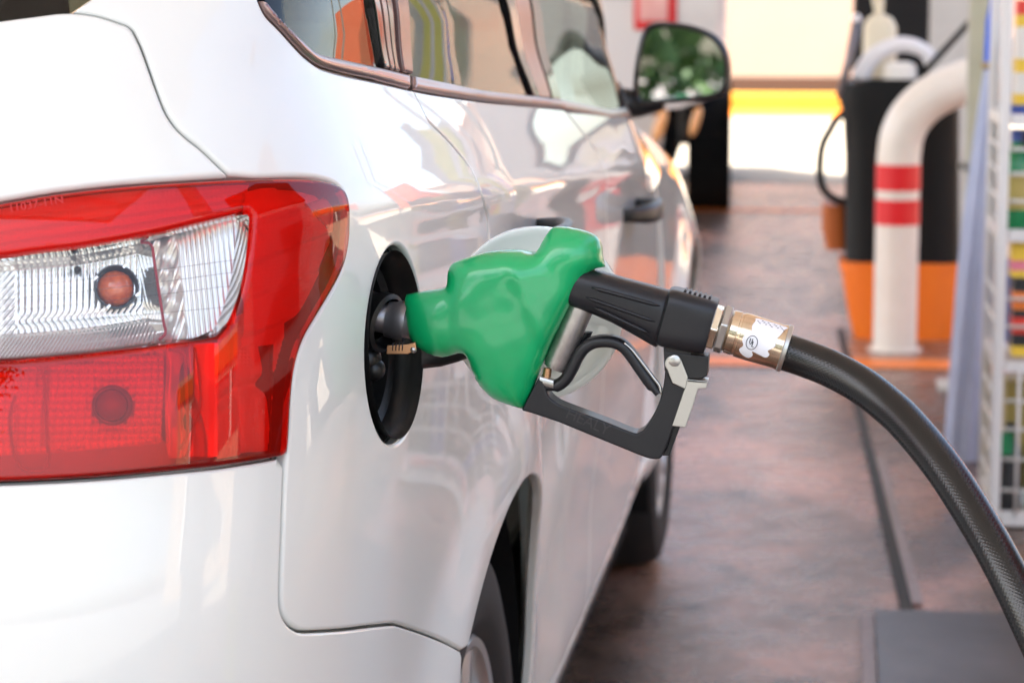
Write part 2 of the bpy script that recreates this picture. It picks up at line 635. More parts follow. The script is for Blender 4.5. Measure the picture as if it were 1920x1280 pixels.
def panel(name, outer, holes=(), m=PAINT, parent=None, off=0.0, gap=0.0012, rad=0.0024, flange=0.010, step=0.016,
          edge=0.006, mirror=True, label=None, backside=None):
    """A pressed panel cut from the body surface: outline in (u, z), rolled edge, flange turned inwards."""
    loops = []
    raw = [np.asarray(outer)] + [np.asarray(h) for h in holes]
    for i, L in enumerate(raw):
        P = resample(L * SC, edge)
        a = signed_area(P)
        if (i == 0) != (a > 0):
            P = P[::-1]
        t = np.roll(P, -1, 0) - np.roll(P, 1, 0)
        t /= np.maximum(np.linalg.norm(t, axis=1, keepdims=True), 1e-9)
        nin = np.stack([-t[:, 1], t[:, 0]], 1)      # to the left of travel = into the panel
        if gap:
            P = P + nin * gap * (P[:, :1] > 0.003)
        loops.append(P)
    A = np.concatenate(loops)
    B = np.concatenate([np.roll(L, -1, 0) for L in loops])
    live = ~((A[:, 0] < 0.004) & (B[:, 0] < 0.004))
    A2, B2 = A[live], B[live]
    lo, hi = loops[0].min(0), loops[0].max(0)
    gx, gy = np.meshgrid(np.arange(lo[0], hi[0], step), np.arange(lo[1], hi[1], step), indexing='ij')
    gx = gx + (np.arange(gx.shape[1]) % 2)[None, :] * step * 0.5
    pts = np.stack([gx.ravel(), gy.ravel()], 1)
    k = inside(pts, loops[0])
    for h in loops[1:]:
        k &= ~inside(pts, h)
    pts = pts[k]
    pts = pts[seg_dist(pts, A, B) > max(step * 0.45, rad * 1.3)]
    rings = []
    if rad > 0:
        for d in (rad * 0.18, rad * 0.5, rad, rad * 2.2):
            for L in loops:
                t = np.roll(L, -1, 0) - np.roll(L, 1, 0)
                t /= np.maximum(np.linalg.norm(t, axis=1, keepdims=True), 1e-9)
                q = L + np.stack([-t[:, 1], t[:, 0]], 1) * d
                q = q[L[:, 0] > 0.004] if d < 1 else q
                kk = inside(q, loops[0])
                for h in loops[1:]:
                    kk &= ~inside(q, h)
                q = q[kk]
                if len(q):
                    q = q[seg_dist(q, A, B) > d * 0.9]
                    rings.append(q)
    allp = np.concatenate([pts] + rings) if rings else pts
    VO, T, idx = triangulate(loops, allp)
    u, z = VO[:, 0] / B0, VO[:, 1]
    P = S(u, z)
    n = N(u, z)
    d = seg_dist(VO, A2, B2) if rad > 0 else np.full(len(VO), 9.0)
    nn = n.copy()
    o_arr = off(u, z) if callable(off) else np.full(len(VO), off)
    if rad > 0:
        dd = np.clip(d, 0, rad)
        drop = rad - np.sqrt(np.maximum(rad ** 2 - (rad - dd) ** 2, 0))
        # outward direction in 3D from the gradient of d
        e = 2e-4
        gxd = seg_dist(VO + [e, 0], A2, B2) - d
        gyd = seg_dist(VO + [0, e], A2, B2) - d
        g = np.stack([gxd, gyd], 1) / e
        edgev = d < rad
        su = (S(u + 1e-4, z) - S(u - 1e-4, z)) / 2e-4 / B0
        sz = (S(u, z + 1e-4) - S(u, z - 1e-4)) / 2e-4
        dirn = -(g[:, :1] * su + g[:, 1:] * sz)
        dirn /= np.maximum(np.linalg.norm(dirn, axis=1, keepdims=True), 1e-9)
        sn = np.clip((rad - dd) / rad, 0, 0.97)[:, None]
        nn = np.where(edgev[:, None], n * np.sqrt(1 - sn ** 2) + dirn * sn, n)
        P = P - n * drop[:, None]
    P = P + n * o_arr[:, None]
    Vs, Ns, Fs = [P], [nn], [T[:, ::1]]
    # orient faces outward
    a, b, c = P[T[:, 0]], P[T[:, 1]], P[T[:, 2]]
    fn = np.cross(b - a, c - a)
    flip = (fn * n[T[:, 0]]).sum(1) < 0
    T2 = T.copy()
    T2[flip] = T[flip][:, ::-1]
    Fs = [tuple(t) for t in T2]
    base = len(P)
    if flange:
        for L, ix in zip(loops, idx):
            ix = np.array(ix)
            t = np.roll(P[ix], -1, 0) - np.roll(P[ix], 1, 0)
            t /= np.maximum(np.linalg.norm(t, axis=1, keepdims=True), 1e-9)
            out = np.cross(t, n[ix])
            top = P[ix]
            bot = P[ix] - n[ix] * flange
            Vs += [top, bot]
            Ns += [out, out]
            m_ = len(ix)
            for i in range(m_):
                j = (i + 1) % m_
                if VO[ix[i], 0] < 0.004 and VO[ix[j], 0] < 0.004:
                    continue
                Fs.append((base + i, base + m_ + i, base + m_ + j, base + j))
            base += 2 * m_
    V = np.concatenate(Vs)
    NN = np.concatenate(Ns)
    NN /= np.maximum(np.linalg.norm(NN, axis=1, keepdims=True), 1e-9)
    o = mesh(name, V, Fs, m, parent, True, NN, label=label)
    if mirror:
        V2 = V * [-1, 1, 1]
        N2 = NN * [-1, 1, 1]
        mp = backside if backside is not None else parent
        mesh(name, V2, [tuple(reversed(f)) for f in Fs], m, mp, True, N2)
    return o


def seam_backing(name, line, parent, width=0.03, depth=0.012, m=SHELL):
    pass


# ================================================================== the car
car = empty('white_car', (0, 0.9, 0), 'white five-door hatchback being refuelled, seen from its right rear corner', 'car')

# --- traced lines
HATCH_SEAM = [(134, 19), (160, 22), (187, 27), (218, 37), (244, 48), (259, 72), (270, 98), (281, 128), (296, 170), (312, 209), (331, 237), (352, 257), (375, 275), (404, 302), (431, 328)]
LAMP_TOP = [(-420, 447), (-200, 413), (0, 379), (100, 362), (200, 350), (300, 342), (400, 336), (431, 334)]
LAMP_TIP = [(480, 333), (540, 332), (580, 333), (610, 338), (632, 347), (645, 361), (652, 385), (653, 420), (651, 452), (645, 488), (632, 523), (612, 560),
            (590, 597), (570, 632), (557, 667), (549, 706), (545, 750), (542, 800), (540, 833), (537, 854)]
LAMP_BOT = [(525, 858), (500, 863), (450, 871), (400, 878), (300, 888), (200, 897), (100, 903), (0, 907), (-200, 914), (-420, 917)]
BUMP_SEAM = [(535, 872), (533, 905), (531, 960), (529, 1020), (527, 1072), (526, 1110), (527, 1134), (532, 1154), (542, 1170), (554, 1179), (569, 1184), (600, 1183),
             (646, 1180), (695, 1174), (737, 1170), (750, 1172), (790, 1185), (833, 1202), (867, 1220)]
DOOR_SEAM = [(773, 166), (788, 196), (803, 225), (828, 250), (852, 276), (881, 313), (901, 357), (915, 406)]
TRIM_LO = [(486, 0), (500, 27), (525, 53), (562, 94), (580, 110), (594, 120), (609, 127), (645, 137), (687, 146), (730, 156), (769, 166)]
TRIM_LO2 = [(776, 168), (812, 175), (906, 189), (1000, 198), (1056, 204)]
TRIM_UP = [(497, 0), (512, 19), (541, 50), (578, 87), (592, 97), (609, 103), (645, 111), (687, 120), (730, 130), (767, 139)]
TRIM_UP2 = [(774, 141), (844, 156), (906, 169), (1000, 180), (1056, 188)]

hs = uz(spline(HATCH_SEAM, 4))
lt = uz(spline(LAMP_TOP, 3))
lr = uz(spline(LAMP_TIP, 4))
lb = uz(spline(LAMP_BOT, 3))
bs = uz(spline(BUMP_SEAM, 4))
ds = uz(spline(DOOR_SEAM, 4))
tlo = uz(spline(TRIM_LO, 4))
tlo2 = uz(spline(TRIM_LO2, 4))
tup = uz(spline(TRIM_UP, 4))
tup2 = uz(spline(TRIM_UP2, 4))
DBG = {'hatch_seam': (S(hs[0, 0], hs[0, 1]), S(hs[-1, 0], hs[-1, 1])), 'lamp_left': S(lt[0, 0], lt[0, 1]), 'lamp_tip': S(lr[30, 0], lr[30, 1]),
       'lamp_corner': S(lr[-1, 0], lr[-1, 1]), 'bump_arch': S(bs[-1, 0], bs[-1, 1]), 'door_top': S(ds[0, 0], ds[0, 1]), 'door_low': S(ds[-1, 0], ds[-1, 1]),
       'trim0': S(tlo[0, 0], tlo[0, 1]), 'trimB': S(tlo2[-1, 0], tlo2[-1, 1])}
for k_, v_ in DBG.items():
    print('DBG', k_, np.round(v_, 3))
_fc = uz([(746, 646)])[0]
FILL_U, FILL_Z = _fc
FILL_P = S(FILL_U, FILL_Z)
FILL_N = N(FILL_U, FILL_Z)
print('DBG filler', FILL_P, FILL_N)
print('DBG archtop', project(S(uy(0.0), AX_Z + ARCH_R)))
FILL_R = 0.079
_a = np.linspace(0, 2 * math.pi, 72, endpoint=False)
_sp = np.linalg.norm(S(FILL_U + 1e-3, FILL_Z) - S(FILL_U - 1e-3, FILL_Z)) / 2e-3
fill_hole = np.stack([FILL_U + FILL_R * np.cos(_a) / _sp, FILL_Z + FILL_R * np.sin(_a)], 1)
print('DBG fillring', project(S(fill_hole[:, 0], fill_hole[:, 1]))[0].min(0), project(S(fill_hole[:, 0], fill_hole[:, 1]))[0].max(0))

# --- panels
UBOT = 0.0
# rear corner of the arch where the bumper meets it
ba = bs[-1]
bY = YC + B0 * (ba[0] - HPU)
a_b = math.degrees(math.atan2(ba[1] - AX_Z, bY - AXY))
aj = math.degrees(math.asin((0.62 - AX_Z) / ARCH_R))
r_end = math.hypot(bY, ba[1] - AX_Z)
print('DBG arch join', bY, ba[1], r_end, a_b)
ARC_DOOR = 0.402
# rear door: seam continues down, follows the wheel arch, then the sill
dl = ds[-1]
dY = YC + B0 * (dl[0] - HPU)
door_tail = yz(spline([(dY, dl[1]), (dY + 0.035, dl[1] - 0.09), (0.10, 0.775), (0.215, 0.668)], 6))[1:]
a0 = math.degrees(math.atan2(0.668 - AX_Z, 0.215 - AXY))
arc_d = arc(AXY, math.hypot(0.215 - AXY, 0.668 - AX_Z), a0, 4, 24)
dsill_y = 0.42
SILL_Z = 0.315
rear_seam = np.concatenate([ds, door_tail, arc_d[1:]])
arch_mid = arc(AXY, ARCH_R, a_b, 3, 60)

hatch_low = uz(spline([(431, 330), (400, 332), (300, 338), (200, 346), (100, 358), (0, 375), (-200, 409), (-420, 443)], 3))
win_bot = uz(spline([(-420, 95), (-200, 64), (0, 34), (60, 26), (106, 20), (134, 19)], 3))
u_left_t = lt[0, 0]
# hatch: from the centre line, under the rear window, down its seam, along the lamp, and below to the bumper
hatch_poly = np.concatenate([[(0.0, win_bot[0, 1] + 0.0)], win_bot, hs[1:], hatch_low[1:],
                             [(hatch_low[-1, 0] - 0.02, 1.0), (hatch_low[-1, 0] - 0.02, lb[-1, 1] + 0.004)], [(0.0, lb[-1, 1] + 0.004)]])
panel('hatch', hatch_poly, parent=car, gap=0.0005, rad=0.0045)
win_side = np.array([extend((134, 19), (160, 1), 1.20), (hs[0, 0] + 0.11, 1.25), (hs[0, 0] + 0.19, 1.32), (hs[0, 0] + 0.27, 1.38), (hs[0, 0] + 0.32, 1.41)])
rear_glass = np.concatenate([[(0, win_bot[0, 1])], win_bot, win_side, [(0, 1.41)]])
panel('rear_window', rear_glass, m=GLASS, parent=car, off=-0.004, gap=0.0005, rad=0.0, flange=0.0, step=0.03)
# quarter panel with C-pillar
dlo_up = yz([(-0.56, 1.235), (-0.42, 1.30), (-0.20, 1.352), (0.10, 1.385), (0.60, 1.405), (1.0, 1.40)])
rail_up = yz([(1.0, 1.435), (0.5, 1.445), (0.0, 1.44), (-0.18, 1.43)])
quarter_poly = np.concatenate([hs, lr, bs, arch_mid[1:], [yz([(0.402, 0.335)])[0]], rear_seam[::-1], tlo[::-1][1:], [tlo[0] + (0.0, 0.02)],
                               dlo_up, rail_up, win_side[::-1]])
panel('quarter_panel', quarter_poly, holes=[fill_hole], parent=car, edge=0.005, flange=0.007, gap=0.0008, rad=0.0036)
bumper_poly = np.concatenate([[(0, lb[-1, 1] - 0.002)], lb[::-1], bs, arc(AXY, ARCH_R, a_b, 196, 16)[1:],
                              [(uy(-0.40), 0.20)], [(1.7, 0.19), (1.2, 0.20), (0.6, 0.20), (0, 0.20)]])
panel('rear_bumper', bumper_poly, parent=car)
# doors
BY = 0.955
b_line = yz([(BY, SILL_Z), (BY, 0.5), (BY - 0.003, 0.7), (BY - 0.012, 0.88), (BY - 0.03, 0.98)])
b_top = tlo2[-1]
rear_door_poly = np.concatenate([rear_seam, yz([(0.44, SILL_Z + 0.01)]), b_line, tlo2[::-1]])
rear_door = panel('rear_door', rear_door_poly, parent=car)
f_low = yz([(1.60, 1.000), (1.86, 0.975)])
fd_front = yz([(1.86, 0.975), (1.90, 0.88), (1.90, 0.70), (1.885, 0.5), (1.86, SILL_Z)])
front_door_poly = np.concatenate([b_line + [0, 0], tlo2[-1:] + [[0.012, -0.003]], f_low, fd_front[1:]])
front_door = panel('front_door', front_door_poly, parent=car)
sill_poly = np.concatenate([yz([(0.40, SILL_Z), (1.0, SILL_Z), (1.86, SILL_Z), (2.26, SILL_Z), (2.25, 0.25), (1.0, 0.235), (0.38, 0.25)])])
panel('sill', sill_poly, parent=car)
fy = [1.87, 2.0, 2.2, 2.4, 2.6, 2.75]
fend_top = np.array([(uy(y), 0.985 * float(hood_h(y)) - 0.0) for y in fy] + [(UF + 0.12, 0.985 * float(hood_h(2.9))), (UF + 0.3, 0.985 * float(hood_h(3.05)))])
fend_poly = np.concatenate([fd_front[::-1], yz([(2.26, SILL_Z)]), arc(WB, ARCH_R, 180, 12, 50), [(UF + 0.32, 0.52), (UF + 0.32, 0.6)], fend_top[::-1]])
panel('front_fender', fend_poly, parent=car)
fb_poly = np.array([(UF + 0.33, 0.985 * float(hood_h(3.1)))] + [(UF + t, 0.985 * float(hood_h(3.1)) - 0.02 * t) for t in np.linspace(0.5, HP, 8)] +
                   [(UF + HP, 0.2), (UF + 0.8, 0.2), (UF + 0.33, 0.22), (UF + 0.33, 0.5)])
panel('front_bumper', fb_poly, parent=car, rad=0.0, flange=0, step=0.03)
# trims: satin strip under the windows, three lengths
def trim_strip(lo, up):
    return panel('window_trim', np.concatenate([lo, up[::-1]]), m=TRIM, parent=car, off=0.003, gap=0.0006, rad=0.0045, flange=0.008, step=0.008, edge=0.006)
trim_strip(tlo, tup)
trim_strip(tlo2, tup2)
ft_lo = np.concatenate([tlo2[-1:] + [[0.010, -0.002]], yz([(1.3, 1.010), (1.60, 1.001), (1.92, 0.975)])])
ft_up = ft_lo + [0, 0.014]
trim_strip(ft_lo, ft_up)

# side glass and black frames
def strip(pb0, pb1, pt0, pt1, ztop, m=GLOSSB, off=0.001, name='window_frame'):
    b0, b1 = uz([pb0, pb1])
    t0, t1 = extend(pb0, pt0, ztop), extend(pb1, pt1, ztop)
    mid = lambda a, b: [a + (b - a) * k for k in np.linspace(0, 1, 5)]
    panel(name, np.array(mid(b0, b1)[:1] + mid(b1, t1) + mid(t1, t0)[1:] + mid(t0, b0)[1:-1]), m=m, parent=car, off=off, gap=0.0003, rad=0.002, flange=0.01, step=0.012)
    return b0, b1, t0, t1

s1 = strip((722, 128), (731, 130), (700, 0), (710, 0), 1.33)
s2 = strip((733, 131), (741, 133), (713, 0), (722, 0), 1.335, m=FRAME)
s3 = strip((742, 133), (751, 135), (723, 0), (735, 0), 1.34)
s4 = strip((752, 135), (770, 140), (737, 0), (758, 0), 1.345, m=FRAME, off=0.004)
s5 = strip((1001, 180), (1012, 182), (949, 0), (964, 0), 1.38)
s6 = strip((1013, 182), (1034, 185), (966, 0), (992, 0), 1.38, m=TRIM, off=0.0)
s7 = strip((1036, 186), (1052, 188), (995, 0), (1010, 0), 1.38)
qg = np.concatenate([[tup[0] + (0, 0.0)], tup[(tup[:, 0] < s1[0][0])][1:], [s1[0]], [s1[2]], dlo_up[2:1:-1], dlo_up[1::-1]])
panel('quarter_window', qg, m=GLASS, parent=car, off=-0.004, gap=0.0002, rad=0, flange=0, step=0.03)
rg = np.concatenate([[s4[1]], tup2[(tup2[:, 0] > s4[1][0]) & (tup2[:, 0] < s5[0][0])], [s5[0]], [s5[2]], [s4[3]]])
panel('rear_door_window', rg, m=GLASS, parent=car, off=-0.004, gap=0.0002, rad=0, flange=0, step=0.03)
apil = [(1.84, 1.02), (1.60, 1.13), (1.30, 1.25), (1.02, 1.345)]
fg = np.concatenate([[s7[1]], ft_up[1:3], yz([(1.80, 1.0)]), yz(apil), [s7[3]]])
panel('front_door_window', fg, m=GLASSF, parent=car, off=-0.004, gap=0.0002, rad=0, flange=0, step=0.03)
ap_out = [(1.92, 1.02), (1.70, 1.125), (1.40, 1.255), (1.10, 1.36)]
panel('windscreen_pillar', np.concatenate([yz(apil), yz(ap_out)[::-1]]), m=GLOSSB, parent=car, off=0.002, gap=0, rad=0.004, flange=0.02, step=0.02)
panel('mirror_base', np.concatenate([ft_up[2:3], yz([(1.92, 0.985), (1.93, 1.02), (1.85, 1.07), (1.66, 1.055)])]), m=BLACKP, parent=car, off=0.003, gap=0, rad=0.004, flange=0.02, step=0.02)

# windscreen, roof and bonnet (joined both sides)
def bridge(name, pts, m, crown, parent, n=14, fwd=0.0):
    """sheet from the right-hand line pts (3D) across to its mirror image, crowned."""
    V, F = [], []
    P = np.array(pts)
    for k in range(n + 1):
        t = -1 + 2 * k / n
        for j, p in enumerate(P):
            V.append((-p[0] * t, p[1] + fwd * (1 - t * t), p[2] + crown * (1 - t * t)))
    L = len(P)
    for k in range(n):
        for j in range(L - 1):
            F.append((k * L + j, k * L + j + 1, (k + 1) * L + j + 1, (k + 1) * L + j))
    return mesh(name, V, F, m, parent, True)

ws = [S(*q) for q in yz(ap_out)]
bridge('windscreen', ws, GLASSF, 0.015, car, fwd=0.10)
roofline = [S(*q) for q in np.concatenate([win_side[-1:], rail_up[::-1], yz([(1.10, 1.37)])])]
bridge('roof', roofline, PAINT, 0.05, car)
bon = [S(q[0], q[1]) for q in fend_top]
bon = [np.array(b_) + (0, 0, 0.002) for b_ in bon] + [np.array([0.55, 3.45, 0.70])]
bridge('bonnet', bon, PAINT, 0.045, car, n=24, fwd=0.0)

# inner shell behind the seams
lamp_poly = np.concatenate([lt, lr[1:], lb])
shell_poly = np.concatenate([[(0.0, 1.10)], [(hs[0, 0] - 0.1, 1.10)], [(uy(-0.5), 1.10)], yz([(-0.25, 1.085), (0.5, 1.05), (1.0, 1.01), (1.9, 0.96), (2.3, 0.93), (2.7, 0.88)]),
                             yz([(2.7, 0.72)]), arc(WB, ARCH_R + 0.012, 82, 178, 30), yz([(2.24, 0.25), (0.40, 0.25)]), arc(AXY, ARCH_R + 0.012, 2, 196, 40),
                             [(uy(-0.42), 0.22), (1.2, 0.22), (0.0, 0.22)]])
fh2 = np.stack([FILL_U + (FILL_R + 0.004) * np.cos(_a) / _sp, FILL_Z + (FILL_R + 0.004) * np.sin(_a)], 1)
panel('body_shell', shell_poly, holes=[fh2, lamp_poly], m=SHELL, parent=car, off=-0.016, gap=0, rad=0, flange=0, step=0.05, edge=0.012)

# handles
def door_handle(y0, y1, zc, parent, sgn=1):
    p = [S(uy(y), zc) for y in np.linspace(y0, y1, 9)]
    secs = []
    prof = [0.004, 0.030, 0.040, 0.044, 0.045, 0.044, 0.040, 0.030, 0.004]
    hh = [0.010, 0.014, 0.0150, 0.0155, 0.0155, 0.0155, 0.015, 0.014, 0.010]
    for q, o_, h_ in zip(p, prof, hh):
        c = np.array([sgn * (q[0] + o_), q[1], q[2] - 0.004])
        secs.append((c, (1, 0, 0), (0, 0, 1), 0.008, h_, 3.0))
    V, F = loft_geo(secs, 16)
    o = mesh('door_handle', V, F, MATS['handle_grey'], parent, True)
    autosmooth(o, 50)
mat('handle_grey', (0.012, 0.011, 0.010), 0.35)
door_handle(-0.05, 0.18, 0.945, rear_door)
door_handle(1.20, 1.42, 0.872, front_door)

# mirror
mroot = empty('wing_mirror', (0, 0.9, 0), '', '')
for k_ in ('label', 'category'):
    del mroot[k_]
mroot.parent = car
mroot.location = (0, 0, 0)
def poly_extrude(pts3, dirv, m, name, parent, r=0.004, scale_back=1.0):
    P = np.array(pts3)
    c = P.mean(0)
    n = len(P)
    V = list(P) + list(c + (P - c) * scale_back + np.array(dirv))
    F = [tuple(range(n)), tuple(range(2 * n - 1, n - 1, -1))] + [(i, n + i, n + (i + 1) % n, (i + 1) % n) for i in range(n)]
    o = mesh(name, V, F, m, parent)
    autosmooth(o, 40)
    return o
YM = 1.72
MIR = [(1188, 190), (1186, 150), (1192, 100), (1202, 62), (1216, 46), (1240, 41), (1290, 46), (1330, 60), (1355, 80), (1368, 110), (1370, 150), (1364, 172), (1345, 184), (1290, 192), (1230, 197), (1200, 198)]
mo = spline(MIR, 4, True)
def mir_ring(sc, y, dx=0, dz=0):
    c = np.mean([at(*p, YM) for p in mo], 0)
    out = []
    for p in mo:
        q = at(*p, YM)
        q = c + (q - c) * sc
        out.append((q[0] + dx, y, q[2] + dz))
    return np.array(out)
rings_ = [mir_ring(0.86, YM + 0.016), mir_ring(0.87, YM + 0.002), mir_ring(0.93, YM - 0.002), mir_ring(0.985, YM + 0.004), mir_ring(1.0, YM + 0.018), mir_ring(0.98, YM + 0.05), mir_ring(0.86, YM + 0.09, -0.01), mir_ring(0.55, YM + 0.115, -0.02), mir_ring(0.1, YM + 0.12, -0.02)]
def ring_mesh(rs, name, m, parent, cap0=False, cap1=True, auto=50):
    n = len(rs[0])
    V = np.concatenate(rs)
    F = []
    for i in range(len(rs) - 1):
        for k in range(n):
            F.append((i * n + k, (i + 1) * n + k, (i + 1) * n + (k + 1) % n, i * n + (k + 1) % n))
    if cap0:
        F.append(tuple(range(n)))
    if cap1:
        F.append(tuple(range((len(rs) - 1) * n, len(rs) * n))[::-1])
    o = mesh(name, V, F, m, parent)
    autosmooth(o, auto)
    return o
ring_mesh(rings_, 'mirror_housing', BLACKP, mroot)
MIRG = mat('mirror_glass', (0.62, 0.70, 0.70), 0.01, metal=1.0)
gl_ = mir_ring(0.865, YM + 0.012)
gl_[:, 1] += (gl_[:, 0] - gl_[:, 0].mean()) * 0.045 + (gl_[:, 2] - gl_[:, 2].mean()) * 0.01
mesh('mirror_glass', gl_, [tuple(range(len(gl_)))], MIRG, mroot)
pb = S(uy(1.74), 1.02)
mb = MB()
mb.add(*loft_geo([((pb[0] - 0.02, 1.76, 1.015), (0, 1, 0), (0, 0, 1), 0.045, 0.030, 3), ((pb[0] + 0.03, 1.765, 1.015), (0, 1, 0), (0, 0, 1), 0.035, 0.024, 3), ((0.93, 1.775, 1.03), (0, 1, 0), (0, 0, 1), 0.035, 0.026, 3)], 16))
mb.build('mirror_arm', BLACKP, mroot, auto=50)

# wheels
def wheel(x, y, side, parent):
    w = empty('wheel', (0, 0, 0), '', '')
    for k in ('label', 'category'):
        del w[k]
    w.parent = parent
    ax = (side, 0, 0)
    tr = [(-0.19, 0.215), (-0.205, 0.235), (-0.21, 0.27), (-0.20, 0.300), (-0.175, 0.314), (-0.14, 0.316), (-0.06, 0.316), (-0.025, 0.313), (0.0, 0.298), (0.008, 0.268), (0.004, 0.236), (-0.012, 0.217)]
    V, F = lathe_geo(tr, (x, y, 0.315), ax, 72, ref=(0, 0, 1))
    autosmooth(mesh('tyre', V, F, RUBBER, w), 40)
    rim = MB()
    rim.add(*lathe_geo([(-0.012, 0.219), (-0.004, 0.214), (-0.006, 0.205), (-0.03, 0.196), (-0.10, 0.190), (-0.19, 0.212)], (x, y, 0.315), ax, 72, ref=(0, 0, 1)))
    rim.add(*lathe_geo([(-0.10, 0.19), (-0.11, 0.0)], (x, y, 0.315), ax, 40, ref=(0, 0, 1)), mi=1)
    for k in range(5):
        for dd in (-9, 9):
            a1, a0_ = R(90 + 72 * k + dd), R(90 + 72 * k + dd * 0.7)
            c0 = np.array([x - side * 0.035, y + math.cos(a0_) * 0.045, 0.315 + math.sin(a0_) * 0.045])
            c1 = np.array([x - side * 0.018, y + math.cos(a1) * 0.202, 0.315 + math.sin(a1) * 0.202])
            t = np.array([0, -math.sin(a1), math.cos(a1)])
            rim.add(*loft_geo([(c0, ax, t, 0.014, 0.020, 3), ((c0 + c1) / 2 + (side * 0.006, 0, 0), ax, t, 0.012, 0.015, 3), (c1, ax, t, 0.012, 0.019, 3)], 12))
    rim.add(*lathe_geo([(-0.05, 0.062), (-0.022, 0.06), (-0.018, 0.04), (-0.016, 0.0)], (x, y, 0.315), ax, 32))
    rim.build('rim', ALLOY, w, mats=[ALLOY, DARK], auto=45)
for side in (1, -1):
    for y in (AXY, WB):
        wheel(side * 0.868, y, side, car)
        lin = MB()
        V, F = [], []
        for i, xx in enumerate((0.868, 0.60)):
            for k in range(25):
                a = R(-20 + 220 * k / 24)
                V.append((side * xx, y + (ARCH_R + 0.002) * math.cos(a), AX_Z + (ARCH_R + 0.002) * math.sin(a)))
        for k in range(24):
            F.append((k, k + 1, 25 + k + 1, 25 + k))
        lin.add(V, F)
        c_ = len(lin.V)
        lin.add([(side * 0.60, y, AX_Z)] + V[25:], [(0, k + 1, k + 2) for k in range(24)])
        lin.build('wheel_arch_liner', DARK, car)
ub = MB()
ub.box(-0.83, 0.83, 0.42, 2.22, 0.16, 0.31).box(-0.59, 0.59, -0.75, 3.35, 0.22, 0.42).box(-0.82, 0.82, -0.80, -0.42, 0.24, 0.55)
ub.build('underbody', DARK, car)
# cabin
cb = MB()
cb.box(-0.78, 0.78, -0.68, 1.75, 0.42, 0.44).box(-0.82, 0.82, -0.70, -0.10, 0.44, 0.93)
cb.build('cabin_floor', CABIN, car)
dsh = MB()
dsh.add(*loft_geo([((-0.74, 1.62, 0.86), (0, 1, 0), (0, 0, 1), 0.26, 0.14, 3), ((0.74, 1.62, 0.86), (0, 1, 0), (0, 0, 1), 0.26, 0.14, 3)], 24))
dsh.build('dashboard', CABIN, car, auto=40)
for (xs, ys) in ((0.37, 0.95), (-0.37, 0.95), (0.36, 0.08), (-0.36, 0.08)):
    st = MB()
    st.add(*loft_geo([((xs, ys - 0.02, 0.45), (1, 0, 0), (0, 1, 0), 0.24, 0.09, 3), ((xs, ys - 0.08, 0.75), (1, 0, 0), (0, 1, 0), 0.25, 0.075, 3), ((xs, ys - 0.17, 1.02), (1, 0, 0), (0, 1, 0), 0.21, 0.055, 3), ((xs, ys - 0.185, 1.06), (1, 0, 0), (0, 1, 0), 0.15, 0.04, 3)], 24))
    st.add(*loft_geo([((xs, ys + 0.45, 0.50), (1, 0, 0), (0, 0, 1), 0.23, 0.07, 3), ((xs, ys, 0.50), (1, 0, 0), (0, 0, 1), 0.25, 0.08, 3)], 24))
    st.add(*loft_geo([((xs, ys - 0.20, 1.07), (1, 0, 0), (0, 1, 0), 0.09, 0.03, 2.5), ((xs, ys - 0.205, 1.11), (1, 0, 0), (0, 1, 0), 0.13, 0.05, 2.5), ((xs, ys - 0.215, 1.20), (1, 0, 0), (0, 1, 0), 0.125, 0.05, 2.5), ((xs, ys - 0.22, 1.235), (1, 0, 0), (0, 1, 0), 0.09, 0.03, 2.5)], 24))
    st.build('seat', SEAT, car, auto=50)
swm = MB()
V, F = lathe_geo([(0.0, 0.175)] + [(0.016 * math.sin(t), 0.175 + 0.016 - 0.016 * math.cos(t)) for t in np.linspace(0.5, 6, 10)], (-0.37, 1.28, 0.92), (0, -0.9, 0.42), 40, closed=True)
swm.add(V, F)
swm.build('steering_wheel', CABIN, car, smooth=True)

# --- tail lamp
lamp = empty('tail_lamp', (0, 0, 0), '', '')
lampL = empty('tail_lamp', (0, 0, 0), '', '')
for l_ in (lamp, lampL):
    for k_ in ('label', 'category'):
        del l_[k_]
    l_.parent = car
CLEAR = [(-420, 520), (-200, 508), (0, 485), (65, 476), (150, 466), (270, 445), (360, 424), (448, 403), (461, 402), (466, 408), (464, 440), (457, 500), (449, 540), (438, 575), (425, 605), (408, 623), (390, 630),
         (320, 640), (200, 655), (75, 667), (0, 673), (-200, 684), (-420, 692)]
cz = uz(np.concatenate([spline(CLEAR[:8], 4), np.array(CLEAR[8:9]), spline(CLEAR[9:], 4)]))
LAMP_OFF = 0.0035
panel('red_lens', lamp_poly, holes=[cz], m=REDLENS, parent=lamp, off=LAMP_OFF, gap=0.0014, rad=0.0042, flange=0.016, step=0.012, edge=0.005, backside=lampL)
panel('clear_lens', cz, m=CLEARLENS, parent=lamp, off=LAMP_OFF - 0.0006, gap=0.0006, rad=0.0012, flange=0.016, step=0.012, edge=0.005, backside=lampL)
panel('lamp_housing', lamp_poly, m=CHROMER, parent=lamp, off=-0.046, gap=0.002, rad=0, flange=-0.040, step=0.02, backside=lampL)


